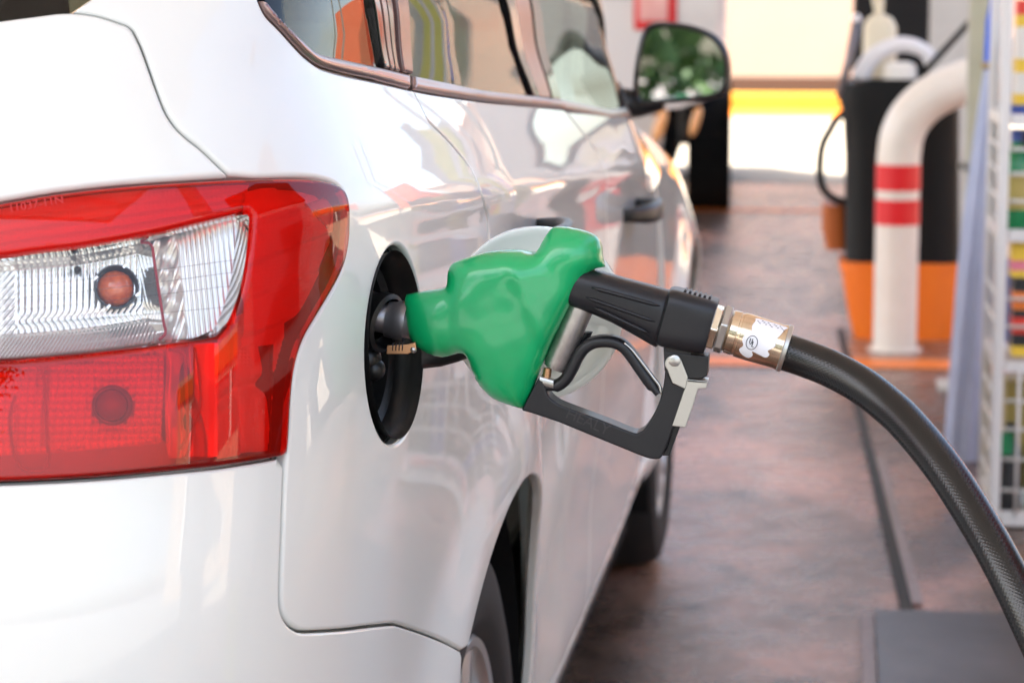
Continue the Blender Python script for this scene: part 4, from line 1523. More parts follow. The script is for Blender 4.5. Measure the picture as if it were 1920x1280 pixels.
# spout, spring and brass clip
sp = MB()
sp0, sp1 = np.array(at(775, 607, YN)), np.array(at(700, 592, YN))
sp.tube([sp0, sp1, sp1 + (-0.05, 0, 0.003)], 0.0125, 24)
sp.build('spout', DSTEEL, noz, smooth=True)
fg_ = MB()
s0 = np.array(at(762, 604, YN))
fg_.add(*lathe_geo([(0.0, 0.0165), (0.008, 0.0165), (0.010, 0.0150), (0.016, 0.0145), (0.016, 0.012)], s0, nd * -1, 32))
fg_.build('spout_collar', DSTEEL, noz, auto=40)
cp = MB()
cq = flat([(733, 642), (770, 640), (786, 636), (788, 650), (772, 658), (732, 658)])
slab('spring_clip', cq, YN - 0.018, YN - 0.015, BRASS, noz, 0.0006)
rd = MB()
for k in range(4):
    x_ = 737 + k * 6
    rd.tube([at(x_, 643, YN - 0.0185), at(x_ - 1, 657, YN - 0.0185)], 0.0005, 6)
rd.build('clip_ridge', SOCKET, noz, smooth=True)
bl = MB()
bc = np.array(at(775, 655, YN - 0.016))
bl.add(*lathe_geo([(-0.003 * math.cos(t), 0.003 * math.sin(t)) for t in np.linspace(0.01, 3.1, 9)], bc, (0, -1, 0), 16))
bl.build('clip_ball', STEEL, noz, smooth=True)

# swivel coupling at the end of the grip
hx0 = np.array(at(1312, 604, YN))
hx1 = np.array(at(1476, 654, YN))
hd = hx1 - hx0
HL = np.linalg.norm(hd)
hd /= HL
hn = np.array([-hd[2], 0, hd[0]])
coup = empty('swivel_coupling', (0, 0, 0), '', '')
for k_ in ('label', 'category'):
    del coup[k_]
coup.parent = noz
def hexprism(c0, c1, r, m, name, parent, rot=0.0):
    V, F = [], []
    for c in (c0, c1):
        for k in range(6):
            th = math.pi / 3 * k + rot
            V.append(tuple(c + (hn * math.cos(th) + np.array([0, -1, 0]) * math.sin(th)) * r))
    F = [tuple(range(6))[::-1], tuple(range(6, 12))] + [(k, (k + 1) % 6, 6 + (k + 1) % 6, 6 + k) for k in range(6)]
    o = mesh(name, V, F, m, parent)
    autosmooth(o, 20)
    bevel(o, 0.001, 2)
    return o
hexprism(hx0 + hd * 0.0, hx0 + hd * HL * 0.22, 44 * px2m, HEXM, 'hex_nut', coup, R(30))
hexprism(hx0 + hd * HL * 0.225, hx0 + hd * HL * 0.315, 47 * px2m, STEEL, 'lock_nut', coup, R(12))
ck = MB()
prof = [(0.30, 30), (0.31, 36), (0.34, 40), (0.42, 41), (0.425, 39.5), (0.45, 39.5), (0.455, 41.5), (0.52, 42), (0.62, 42), (0.90, 41), (0.93, 42), (0.965, 42), (0.975, 39), (0.975, 33)]
ck.add(*lathe_geo([(h * HL, r * px2m) for h, r in prof], hx0, hd, 64))
ck.build('sleeve', NICKEL, coup, auto=30)
rg2 = MB()
rg2.add(*lathe_geo([(h * HL, r * px2m) for h, r in [(0.945, 42.5), (0.955, 44), (0.995, 44), (1.0, 43), (1.0, 36)]], hx0, hd, 64))
rg2.build('end_ring', STEEL, coup, auto=30)

# worn sticker wrapped on the sleeve
def wrap(h, th, r):
    return hx0 + hd * HL * h + (hn * math.cos(th) + np.array([0, -1, 0]) * math.sin(th)) * r
SR = 42.6 * px2m
stk = []
ol = [(0.60, 0.35), (0.58, 0.6), (0.56, 0.9), (0.57, 1.15), (0.52, 1.35), (0.50, 1.6), (0.53, 1.85), (0.50, 2.1), (0.55, 2.35), (0.62, 2.45), (0.66, 2.2), (0.64, 2.0), (0.72, 2.05), (0.80, 2.1), (0.83, 1.9), (0.80, 1.75), (0.86, 1.5), (0.85, 1.2), (0.88, 0.95), (0.91, 0.6), (0.92, 0.35)]
olp = spline(ol, 3, True)
L_ = resample(olp, 0.02)
g1, g2 = np.meshgrid(np.arange(0.48, 0.95, 0.02), np.arange(0.3, 2.6, 0.06), indexing='ij')
pp = np.stack([g1.ravel(), g2.ravel()], 1)
pp = pp[inside(pp, L_)]
pp = pp[seg_dist(pp, L_, np.roll(L_, -1, 0)) > 0.008]
VO, Tt, ix_ = triangulate([L_ if signed_area(L_) > 0 else L_[::-1]], pp)
stv = np.array([wrap(a, b, SR) for a, b in VO])
stn = np.array([(wrap(a, b, SR + 0.001) - wrap(a, b, SR)) / 0.001 for a, b in VO])
mesh('sticker', stv, [tuple(t[::-1]) for t in Tt], STICKER, coup, True, stn)
ink = MB()
cc = [(0.61 + 0.060 * math.cos(t), 1.62 + 0.30 * math.sin(t)) for t in np.linspace(0, 2 * math.pi, 33)]
ink.tube([wrap(a, b, SR + 0.0003) for a, b in cc], 0.00028, 6, cap=False)
U_ = [(0.585, 1.45), (0.585, 1.62), (0.597, 1.70), (0.609, 1.62), (0.609, 1.45)]
Ll = [(0.620, 1.55), (0.620, 1.78), (0.642, 1.78)]
for ln_ in (U_, Ll):
    ink.tube([wrap(a, b, SR + 0.0003) for a, b in ln_], 0.0004, 6)
ink.build('certification_mark', INK, coup)
pc = wrap(0.62, 0.98, SR + 0.0002)
tx = hd
tyv = np.cross((wrap(0.62, 0.98, SR + 0.001) - pc), hd)
ink2 = MB()
for k in range(14):
    a, b = 0.60 + 0.025 * k * 0.9, 0.55 + 0.1 * math.sin(k * 2.1)
    ink2.tube([wrap(a, b, SR + 0.0002), wrap(a + 0.018, b + 0.05 * math.cos(k), SR + 0.0002)], 0.00025, 5)
ink2.build('sticker_scuff', INK, coup)

# ================================================================== hose
HOSE = bpy.data.materials.new('ribbed_black_hose')
HOSE.use_nodes = True
nt = HOSE.node_tree
p_ = nt.nodes['Principled BSDF']
p_.inputs['Base Color'].default_value = (0.005, 0.005, 0.0055, 1)
p_.inputs['Roughness'].default_value = 0.22
p_.inputs['Specular IOR Level'].default_value = 0.55
uvn = nt.nodes.new('ShaderNodeTexCoord')
def wave(nt, rot, scale):
    mp = nt.nodes.new('ShaderNodeMapping')
    mp.inputs['Rotation'].default_value = (0, 0, R(rot))
    w = nt.nodes.new('ShaderNodeTexWave')
    w.inputs['Scale'].default_value = scale
    w.inputs['Distortion'].default_value = 0.6
    w.inputs['Detail'].default_value = 1
    nt.links.new(uvn.outputs['UV'], mp.inputs[0])
    nt.links.new(mp.outputs[0], w.inputs[0])
    return w
w1, w2 = wave(nt, 45, 125), wave(nt, -45, 125)
mm_ = nt.nodes.new('ShaderNodeMath')
mm_.operation = 'MULTIPLY'
nt.links.new(w1.outputs['Fac'], mm_.inputs[0])
nt.links.new(w2.outputs['Fac'], mm_.inputs[1])
bp_ = nt.nodes.new('ShaderNodeBump')
bp_.inputs['Strength'].default_value = 0.15
bp_.inputs['Distance'].default_value = 0.0010
nt.links.new(mm_.outputs[0], bp_.inputs['Height'])
nt.links.new(bp_.outputs[0], p_.inputs['Normal'])
HC = [(1455, 654, 0.0), (1510, 672, -0.004), (1560, 692, -0.012), (1615, 722, -0.024), (1660, 756, -0.038), (1702, 795, -0.055), (1765, 871, -0.085), (1825, 962, -0.115), (1880, 1058, -0.145), (1932, 1165, -0.17), (1985, 1290, -0.19)]
hpts = [at(x, y, YN + dy) for x, y, dy in HC]
e_ = hpts[-1]
print('DBG hose', np.round(hpts, 3).tolist())
hpts += [np.array(p) for p in ((1.416, -0.712, 0.63), (1.442, -0.722, 0.55), (1.48, -0.72, 0.44), (1.54, -0.70, 0.33), (1.63, -0.66, 0.25), (1.75, -0.60, 0.225), (1.87, -0.54, 0.28), (1.96, -0.49, 0.43), (2.03, -0.46, 0.62), (2.062, -0.45, 0.76))]
hs3 = spline(hpts, 12)
V, F = tube_geo(hs3, 0.0149, 32)
hose = mesh('fuel_hose', V, F, HOSE, None, True)
hose['label'] = 'thick black rubber hose curving down from the green nozzle'
hose['category'] = 'hose'
uvl = hose.data.uv_layers.new(name='UVMap')
acc = np.concatenate([[0], np.cumsum(np.linalg.norm(np.diff(hs3, axis=0), axis=1))])
uvs = np.zeros((len(hose.data.loops), 2))
vi_ = np.zeros(len(hose.data.loops), np.int32)
hose.data.loops.foreach_get('vertex_index', vi_)
uvs[:, 0] = (vi_ % 32) / 32 * 0.112
uvs[:, 1] = acc[np.clip(vi_ // 32, 0, len(acc) - 1)]
for pol in hose.data.polygons:       # close the seam
    ls = list(pol.loop_indices)
    us = uvs[ls, 0]
    if us.max() - us.min() > 0.08:
        for l in ls:
            if uvs[l, 0] < 0.05:
                uvs[l, 0] += 0.112
uvl.data.foreach_set('uv', uvs.ravel())


# ================================================================== surroundings
def structure(o, kind='structure'):
    o['kind'] = kind
    return o


def tagged(o, label, cat, group=None):
    o['label'] = label
    o['category'] = cat
    if group:
        o['group'] = group
    return o


GROUND = bpy.data.materials.new('stained_sheen_concrete')
GROUND.use_nodes = True
nt = GROUND.node_tree
p_ = nt.nodes['Principled BSDF']
tc_ = nt.nodes.new('ShaderNodeTexCoord')
def noise_(scale, detail=6, rough=0.6, dist=0.0, sx=1, sy=1):
    mp = nt.nodes.new('ShaderNodeMapping')
    mp.inputs['Scale'].default_value = (sx, sy, 1)
    n = nt.nodes.new('ShaderNodeTexNoise')
    n.inputs['Scale'].default_value = scale
    n.inputs['Detail'].default_value = detail
    n.inputs['Roughness'].default_value = rough
    n.inputs['Distortion'].default_value = dist
    nt.links.new(tc_.outputs['Object'], mp.inputs[0])
    nt.links.new(mp.outputs[0], n.inputs['Vector'])
    return n
def ramp_(src, els):
    r = nt.nodes.new('ShaderNodeValToRGB')
    while len(r.color_ramp.elements) < len(els):
        r.color_ramp.elements.new(0.5)
    for e, (p, c) in zip(r.color_ramp.elements, els):
        e.position = p
        e.color = (*c, 1)
    nt.links.new(src, r.inputs[0])
    return r
n1 = noise_(1.5, 6, 0.62, 0.5, 1.0, 0.55)
r1 = ramp_(n1.outputs['Fac'], [(0.34, (0.055, 0.035, 0.025)), (0.45, (0.125, 0.080, 0.058)), (0.53, (0.25, 0.140, 0.100)), (0.63, (0.52, 0.27, 0.20))])  # pink upper stops paint reflections of the red canopy into the concrete
n2 = noise_(9, 7, 0.7)
r2 = ramp_(n2.outputs['Fac'], [(0.35, (0.62, 0.62, 0.64)), (0.6, (1.0, 1.0, 1.0))])
mxg = nt.nodes.new('ShaderNodeMix')
mxg.data_type = 'RGBA'
mxg.blend_type = 'MULTIPLY'
mxg.inputs[0].default_value = 1.0
nt.links.new(r1.outputs[0], mxg.inputs[6])
nt.links.new(r2.outputs[0], mxg.inputs[7])
n5 = noise_(5.5, 3, 0.5)
r5 = ramp_(n5.outputs['Fac'], [(0.60, (1.0, 1.0, 1.0)), (0.68, (0.35, 0.34, 0.34))])
mxo = nt.nodes.new('ShaderNodeMix')
mxo.data_type = 'RGBA'
mxo.blend_type = 'MULTIPLY'
mxo.inputs[0].default_value = 1.0
nt.links.new(mxg.outputs[2], mxo.inputs[6])
nt.links.new(r5.outputs[0], mxo.inputs[7])
nt.links.new(mxo.outputs[2], p_.inputs['Base Color'])
r3 = ramp_(n2.outputs['Fac'], [(0.3, (0.15,) * 3), (0.7, (0.42,) * 3)])
nt.links.new(r3.outputs[0], p_.inputs['Roughness'])
n4 = noise_(60, 6, 0.7)
bp_ = nt.nodes.new('ShaderNodeBump')
bp_.inputs['Strength'].default_value = 0.35
bp_.inputs['Distance'].default_value = 0.006
nt.links.new(n4.outputs['Fac'], bp_.inputs['Height'])
nt.links.new(bp_.outputs[0], p_.inputs['Normal'])

ROADM = mat('sunlit_road_asphalt', (0.26, 0.23, 0.185), 0.8, var=(1.5, (0.33, 0.29, 0.23), 0.8), bump=(120, 0.4, 0.006))
YELLOW = mat('yellow_kerb_paint', (0.50, 0.23, 0.012), 0.55, var=(6, (0.40, 0.19, 0.02), 0.5))
ORANGE = mat('orange_line_paint', (0.92, 0.22, 0.015), 0.45, var=(20, (0.60, 0.18, 0.04), 0.5))
WALLC = mat('cream_render', (0.245, 0.218, 0.185), 0.8, var=(0.7, (0.22, 0.195, 0.165), 0.6), bump=(40, 0.2, 0.01))
WALLB = mat('brown_skirting', (0.035, 0.018, 0.011), 0.6)
BEIGE = mat('beige_wall', (0.55, 0.43, 0.31), 0.75, var=(1.0, (0.47, 0.36, 0.26), 0.7))
WHITEP = mat('white_steel_paint', (0.78, 0.74, 0.68), 0.38, var=(9, (0.62, 0.57, 0.50), 0.35), coat=0.2)
REDP = mat('red_band_paint', (0.70, 0.006, 0.012), 0.45)
GREYP = mat('pale_grey_post', (0.55, 0.55, 0.52), 0.5, var=(12, (0.44, 0.43, 0.40), 0.5))
SOFFIT = mat('white_soffit', (0.72, 0.72, 0.70), 0.6)
REDF = mat('red_fascia', (0.55, 0.06, 0.035), 0.4, coat=0.3)
PLATE = mat('dark_steel_plate', (0.040, 0.035, 0.036), 0.38, spec=0.45, var=(3, (0.10, 0.09, 0.09), 0.7), bump=(15, 0.1, 0.01))
GROOVE = mat('dark_drain', (0.02, 0.018, 0.016), 0.7)
CEMENT = mat('pale_edge_and_highlight', (0.30, 0.25, 0.24), 0.6, var=(20, (0.20, 0.16, 0.15), 0.6))

g = MB()
g.add([(-150, -150, 0), (150, -150, 0), (150, 150, 0), (-150, 150, 0)], [(0, 1, 2, 3)])
structure(g.build('ground', GROUND))
g = MB()
g.add([(-60, 14.2, 0.004), (60, 14.2, 0.004), (60, 25.9, 0.004), (-60, 25.9, 0.004)], [(0, 1, 2, 3)])
structure(g.build('road', ROADM))
REAR_BOUNCE = mat('neutral_bounce_paving', (0.165, 0.17, 0.17), 0.8, var=(1.2, (0.135, 0.138, 0.14), 0.8), bump=(90, 0.4, 0.006))  # unseen ground sheet, added so neutral light bounces onto the tail
g = MB()
g.add([(-40, -60, 0.004), (40, -60, 0.004), (40, -3.0, 0.004), (-40, -3.0, 0.004)], [(0, 1, 2, 3)])
structure(g.build('rear_bounce_sheet', REAR_BOUNCE))
SIDE_BOUNCE = mat('warm_bounce_paving', (0.36, 0.32, 0.26), 0.8, var=(1.3, (0.30, 0.265, 0.215), 0.8), bump=(90, 0.4, 0.006))  # unseen pale sheet, added to bounce warm light onto the flank
g = MB()
g.add([(4.6, -2.99, 0.004), (40, -2.99, 0.004), (40, 14.19, 0.004), (4.6, 14.19, 0.004)], [(0, 1, 2, 3)])
structure(g.build('side_bounce_sheet', SIDE_BOUNCE))
# kerb with its yellow paint
kt = ground(1480, 205)
KY = float(kt[1])
g = MB().box(-40, 40, KY, KY + 0.29, 0.0, 0.19)
o = structure(g.build('kerb', YELLOW))
bevel(o, 0.02, 2)
# orange painted lines across the forecourt
l1 = ground(1550, 691)
l2 = ground(1550, 673)
lx0 = ground(1180, 684)[0]
g = MB()
g.add([(lx0, l1[1], 0.004), (2.4, l1[1] + 0.02, 0.004), (2.4, l2[1] + 0.02, 0.004), (lx0, l2[1], 0.004)], [(0, 1, 2, 3)])
structure(g.build('painted_line', ORANGE))
lk1, lk2 = ground(1480, 221), ground(1480, 206)
g = MB()
g.add([(-40, lk1[1], 0.008), (40, lk1[1], 0.008), (40, lk2[1] - 0.02, 0.008), (-40, lk2[1] - 0.02, 0.008)], [(0, 1, 2, 3)])
structure(g.build('painted_line', ORANGE))
l1, l2 = ground(1450, 398), ground(1450, 393)
g = MB()
g.add([(-3.0, l1[1], 0.004), (2.0, l1[1], 0.004), (2.0, l2[1], 0.004), (-3.0, l2[1], 0.004)], [(0, 1, 2, 3)])
structure(g.build('painted_line', ORANGE))
# drain channel, with the highlight beside it painted as a pale strip
da, db = ground(1702, 1148), ground(1606, 745)
dv = db - da
g = MB()
def ribbon(a, b, off0, off1, z):
    t = (b - a)[:2] / np.linalg.norm((b - a)[:2])
    n = np.array([t[1], -t[0]])
    return [(*(a[:2] + n * off0), z), (*(a[:2] + n * off1), z), (*(b[:2] + n * off1), z), (*(b[:2] + n * off0), z)]
g.add(ribbon(da, db + dv * 0.6, -0.014, 0.012, 0.004), [(0, 1, 2, 3)])
structure(g.build('drain_channel', GROOVE))
g = MB()
g.add(ribbon(da + dv * 0.02, da + dv * 0.62, 0.012, 0.034, 0.006), [(0, 1, 2, 3)])
structure(g.build('channel_highlight', CEMENT))
pe = ground(1640, 1152)
g = MB().box(pe[0], 3.4, -2.2, pe[1], 0.0, 0.012)
o = structure(g.build('island_plate', PLATE))
g = MB().box(pe[0] - 0.028, pe[0] - 0.003, -2.2, pe[1], 0.0, 0.008)
structure(g.build('plate_edging', CEMENT))

# canopy over the pumps
can = empty('canopy', (0, 5, 0), 'white forecourt canopy roof with a red edge band above the pumps', 'canopy')
CX0, CX1, CY0, CY1, CZ = -9.0, 3.4, -5.6, 13.4, 5.6
MB().box(CX0 + 0.1, CX1 - 0.1, CY0 + 0.1, CY1 - 0.1, CZ, CZ + 0.10).build('soffit', SOFFIT, can)
f = MB()
f.box(CX0, CX1, CY0, CY0 + 0.08, CZ - 0.05, CZ + 0.8).box(CX0, CX1, CY1 - 0.08, CY1, CZ - 0.05, CZ + 0.8)
f.box(CX0, CX0 + 0.08, CY0 + 0.08, CY1 - 0.08, CZ - 0.05, CZ + 0.8).box(CX1 - 0.08, CX1, CY0 + 0.08, CY1 - 0.08, CZ - 0.05, CZ + 0.8)
f.build('fascia', WHITEP, can)
fb_ = MB()
fb_.box(CX0 - 0.01, CX1 + 0.01, CY0 - 0.012, CY0 - 0.002, CZ + 0.25, CZ + 0.65).box(CX1 + 0.002, CX1 + 0.012, CY0, CY1, CZ + 0.25, CZ + 0.65)
fb_.build('fascia_band', REDF, can)
MB().box(CX0 + 0.1, CX1 - 0.1, CY0 + 0.1, CY1 - 0.1, CZ + 0.7, CZ + 0.78).build('roof_deck', GREYP, can)
FIX = mat('unlit_lamp_panel', (0.85, 0.85, 0.83), 0.3)
for ix in range(4):
    for iy in range(4):
        MB().box(-7 + ix * 3.1, -6.3 + ix * 3.1, -0.6 + iy * 3.6, 0.5 + iy * 3.6, CZ - 0.03, CZ - 0.002).build('light_panel', FIX, can)
for iy in range(6):
    MB().box(CX0 + 0.1, CX1 - 0.1, -4.6 + iy * 3.0, -4.42 + iy * 3.0, CZ - 0.12, CZ - 0.035).build('soffit_beam', GREYP, can)
cpx0, cpx1 = at(1746, 100, 9.4)[0], at(1806, 100, 9.4)[0]
MB().box(cpx0, cpx0 + 0.34, 9.4, 9.75, 0.0, CZ).build('column', GREYP, can)
MB().box(-4.6, -4.25, 9.4, 9.75, 0.0, CZ).build('column', GREYP, can)
MB().box(2.75, 3.05, -1.9, -1.6, 0.0, CZ).build('column', GREYP, can)

# far cream building across the road
WY = KY + 0.3
bw = empty('cream_building', (0, WY, 0), 'long cream rendered building with a brown skirting beyond the sunlit road', 'building')
zb0 = 0.19
zb1 = float(at(1480, 145, WY)[2])
MB().box(-16, 9, WY + 0.02, WY + 6, zb1, 4.2).build('wall', WALLC, bw)
MB().box(-16, 9, WY, WY + 6, zb0, zb1 - 0.002).build('skirting', WALLB, bw)
MB().box(-16.2, 9.2, WY - 0.2, WY + 6.2, 4.203, 4.5).build('roof', GREYP, bw)

# beige shop to the right of the forecourt
sh = empty('shop_building', (12.0, 3, 0), 'beige station shop with wide windows to the right of the forecourt', 'building')
MB().box(12.0, 17, -9, 15, 0, 0.9).box(12.0, 17, -9, 15, 2.5, 3.6).box(12.0, 17, -9, -7.5, 0.9, 2.5).box(12.0, 17, 13.5, 15, 0.9, 2.5).build('wall', BEIGE, sh)
SHOPG = mat('dark_shop_glass', (0.10, 0.11, 0.11), 0.05, coat=0.5)
for k in range(5):
    y0 = -7.5 + 4.2 * k
    MB().box(12.06, 12.1, y0 + 0.1, y0 + 4.1, 0.9, 2.5).build('window', SHOPG, sh)
    MB().box(11.98, 12.2, y0 - 0.1, y0 + 0.1, 0.9, 2.5).build('pillar', WHITEP, sh)
MB().box(11.9, 12.0, -9, 15, 2.75, 3.35).build('sign_band', mat('orange_band', (0.72, 0.16, 0.03), 0.4), sh)

# fuel dispenser the hose hangs from
fd = empty('fuel_dispenser', (2.3, -0.4, 0), 'tall white fuel dispenser with a red side panel beside the hose', 'fuel pump')
o = MB().box(2.08, 2.62, -0.95, 0.05, 0.012, 1.55).build('cabinet', WHITEP, fd)
bevel(o, 0.03, 3)
o = MB().box(2.05, 2.65, -0.98, 0.08, 1.555, 2.1).build('head', REDF, fd)
bevel(o, 0.03, 3)
MB().box(2.046, 2.0795, -0.75, -0.15, 1.05, 1.45).build('display', SHOPG, fd)
MB().box(2.05, 2.0795, -0.62, -0.28, 0.62, 0.92).build('hose_bracket', BLACKP, fd)
YSIGN = mat('yellow_green_poster', (0.62, 0.66, 0.06), 0.5)
MB().box(2.05, 2.0795, 0.0 - 0.9, -0.78, 0.2, 0.6).build('notice', YSIGN, fd)

# poster board beyond the rack, reflected in the door glass
pbd = empty('poster_board', (1.98, 4.7, 0), 'yellow poster board on a grey frame standing beyond the wire rack', 'sign')
MB().box(1.96, 2.0, 4.25, 5.15, 0.55, 1.75).build('poster', mat('lemon_poster', (0.72, 0.68, 0.05), 0.5, var=(5, (0.45, 0.55, 0.12), 0.8)), pbd)
for ya_ in (4.18, 5.155):
    MB().box(1.95, 2.01, ya_, ya_ + 0.065, 0.0, 1.8).build('frame', GREYP, pbd)
sg = empty('reflection_panel', (5.9, 13.2, 0), 'unseen orange-red panel on two grey legs, added for reflections in the side glass', 'sign')  # added out of view to mirror orange-red in the quarter window
MB().box(5.1, 6.7, 13.15, 13.25, 0.7, 3.0).build('panel', mat('orange_red_panel', (0.70, 0.10, 0.03), 0.5), sg)
MB().box(5.15, 5.23, 13.26, 13.34, 0.0, 3.0).build('leg', GREYP, sg)
MB().box(6.57, 6.65, 13.26, 13.34, 0.0, 3.0).build('leg', GREYP, sg)
# second island of unseen dispensers, added to enrich the flank's reflections
for k_, (yy, nm_) in enumerate(((1.6, 'nearer unseen white fuel dispenser with a red top, added for flank reflections'), (6.2, 'farther unseen white fuel dispenser with a red top, added for flank reflections'))):
    r2_ = empty('fuel_dispenser', (6.4, yy, 0), nm_, 'fuel pump', 'dispensers on the far island')
    bevel(MB().box(6.1, 6.7, yy - 0.55, yy + 0.55, 0.0, 1.5).build('cabinet', WHITEP, r2_), 0.03, 3)
    bevel(MB().box(6.07, 6.73, yy - 0.58, yy + 0.58, 1.503, 2.1).build('head', REDF, r2_), 0.03, 3)
    MB().box(6.07, 6.098, yy - 0.4, yy + 0.4, 0.95, 1.4).build('display', SHOPG, r2_)

# bollard
bd = empty('bollard', tuple(ground(1677, 655)), 'white bent steel guard post with two red bands', 'bollard')
BY_ = float(ground(1677, 655)[1])
def bp3(x, y, Y=None):
    return np.array(at(x, y, BY_ if Y is None else Y))
rB = 40 / FPX * 8.45
base_ = bp3(1677, 655)
cpts = [(1677, 655), (1678, 560), (1680, 460), (1682, 380), (1685, 310)]
arcp = [(1686, 288), (1691, 256), (1705, 224), (1728, 197), (1758, 176), (1796, 160), (1842, 150)]
xs_ = base_[0]
line = [np.array([xs_, BY_, z]) for z in np.linspace(0, bp3(1685, 305)[2], 8)]
bend = [bp3(*p) for p in arcp]
full = spline(line + bend + [bend[-1] + (0.35, 0.0, 0.0), bend[-1] + (0.6, 0, -0.02)], 6)
zz = full[:, 2]
V, F = tube_geo(full, rB, 32)
autosmooth(mesh('post', V, F, WHITEP, bd), 60)
def band(y0, y1):
    za, zb = bp3(1683, y0)[2], bp3(1683, y1)[2]
    V, F = lathe_geo([(0, rB + 0.0002), (0, rB + 0.002), (za - zb, rB + 0.002), (za - zb, rB + 0.0002)], (xs_, BY_, zb), (0, 0, 1), 40)
    autosmooth(mesh('red_band', V, F, REDP, bd), 40)
band(308, 356)
band(373, 420)
V, F = lathe_geo([(0, rB + 0.02), (0.006, rB + 0.02), (0.008, rB)], (xs_, BY_, 0.0), (0, 0, 1), 32)
autosmooth(mesh('base_collar', V, F, WHITEP, bd), 40)
far_leg = np.array([full[-1][0], BY_, 0])
V, F = tube_geo(spline([full[-1], full[-1] + (0.12, 0, -0.06), full[-1] + (0.16, 0, -0.2), (full[-1][0] + 0.16, BY_, 0.0)], 6), rB, 24)
autosmooth(mesh('far_leg', V, F, WHITEP, bd), 60)

# service bin
BINY = 6.27
ORP = mat('orange_plastic', (0.88, 0.19, 0.006), 0.45, var=(8, (0.82, 0.16, 0.005), 0.6))
BINB = mat('black_bin_plastic', (0.004, 0.004, 0.004), 0.5, spec=0.25)
bc_ = ground(1690, 622)
binr = empty('service_bin', (float(at(1690, 600, BINY)[0]), BINY + 0.22, 0), 'black plastic service bin on an orange base with a looped side handle', 'bin')
def bsec(x0, x1, y, dep=0.20, ex=6, Y=BINY, dz=0):
    a, b = at(x0, y, Y), at(x1, y, Y)
    c = (a + b) / 2
    return ((c[0], Y + dep, c[2] + dz), (1, 0, 0), (0, 1, 0), abs(b[0] - a[0]) / 2, dep, ex)
secs = [((bsec(1600, 1790, 622)[0][0], BINY + 0.2, 0.0),) + bsec(1602, 1790, 622)[1:], bsec(1592, 1797, 606), bsec(1584, 1800, 560), bsec(1577, 1802, 510), bsec(1575, 1803, 498)]
mb = MB()
mb.add(*loft_geo(secs, 40))
mb.build('orange_base', ORP, binr, auto=40)
mb = MB()
mb.add(*loft_geo([bsec(1574, 1806, 512, 0.205), bsec(1573, 1806, 494, 0.205)], 40))
mb.build('base_rim', ORP, binr, auto=40)
mb = MB()
mb.add(*loft_geo([bsec(1584, 1802, 493, 0.19), bsec(1584, 1802, 400, 0.19), bsec(1584, 1802, 300, 0.19), bsec(1580, 1802, 215, 0.19), bsec(1568, 1803, 175, 0.19), bsec(1580, 1800, 158, 0.17), bsec(1620, 1780, 150, 0.12)], 40))
mb.build('bin_body', BINB, binr, auto=40)
mb = MB()
hp_ = [(1592, 206), (1570, 222), (1556, 245), (1543, 270), (1538, 300), (1538, 335), (1546, 358), (1566, 374), (1590, 380)]
mb.tube(spline([at(x, y, BINY + 0.12) for x, y in hp_], 4), 0.015, 12)
mb.build('loop_handle', BINB, binr, smooth=True)
mb = MB()
mb.add(*loft_geo([bsec(1548, 1590, 470, 0.10, 4, BINY + 0.15), bsec(1540, 1590, 430, 0.11, 4, BINY + 0.15), bsec(1540, 1590, 385, 0.11, 4, BINY + 0.15)], 24))
mb.build('side_pocket', mat('dark_orange_plastic', (0.42, 0.10, 0.01), 0.5), binr, auto=40)

# things standing on and behind the bin
ZT = float(at(1690, 152, BINY + 0.1)[2])
WHITEPL = mat('white_plastic', (0.78, 0.78, 0.80), 0.35)
CREAMPL = mat('cream_plastic', (0.72, 0.66, 0.50), 0.45)
dm = MB()
arch_px = [(1612, 150), (1628, 118), (1655, 95), (1690, 84), (1722, 90), (1742, 106), (1744, 122)]
arch_in = [(1648, 150), (1660, 128), (1690, 112), (1712, 112), (1716, 124), (1708, 148)]
Yd = BINY + 0.10
dl_ = [(p[0], p[1]) for p in spline(arch_px, 4)] + [(1735, 140), (1716, 148)]
pts = [np.array(at(x, y, Yd)) for x, y in spline(arch_px, 5)]
dm.tube(pts, [0.034 - 0.012 * i / len(pts) for i in range(len(pts))], 16)
tagged(dm.build('tissue_hoop', WHITEPL, None, smooth=True), 'white curved plastic hoop lying on top of the black bin', 'hoop')
pad = MB()
pad.add(*loft_geo([(at(1688, 150, Yd) + (0, 0, 0.004), (1, 0, 0), (0, 1, 0), 0.062, 0.05, 3), (at(1688, 122, Yd), (1, 0, 0), (0, 1, 0), 0.055, 0.05, 3), (at(1688, 116, Yd), (1, 0, 0), (0, 1, 0), 0.030, 0.03, 3)], 24))
tagged(pad.build('white_block', mat('bright_white_plastic', (0.88, 0.86, 0.80), 0.8), None, auto=40), 'bright white round-topped block under the curved hoop on the bin', 'block')
can_ = MB()
can_.add(*loft_geo([(at(1648, 150, BINY + 0.25) , (1, 0, 0), (0, 1, 0), 0.062, 0.045, 4), (at(1650, 50, BINY + 0.25), (1, 0, 0), (0, 1, 0), 0.060, 0.045, 4), (at(1650, 34, BINY + 0.25), (1, 0, 0), (0, 1, 0), 0.044, 0.035, 3), (at(1648, 26, BINY + 0.25), (1, 0, 0), (0, 1, 0), 0.016, 0.016, 2), (at(1646, -6, BINY + 0.25), (1, 0, 0), (0, 1, 0), 0.024, 0.02, 2)], 24))
tagged(can_.build('spray_bottle', CREAMPL, None, auto=50), 'cream plastic spray bottle standing on the black bin', 'bottle')
pl = empty('squeegee', tuple(at(1580, 160, BINY + 0.05)), 'grey squeegee pole leaning left off the black bin', 'squeegee')
m_ = MB()
m_.tube([at(1574, 185, BINY + 0.05), at(1590, 120, BINY + 0.05), at(1606, 40, BINY + 0.05)], 0.016, 12)
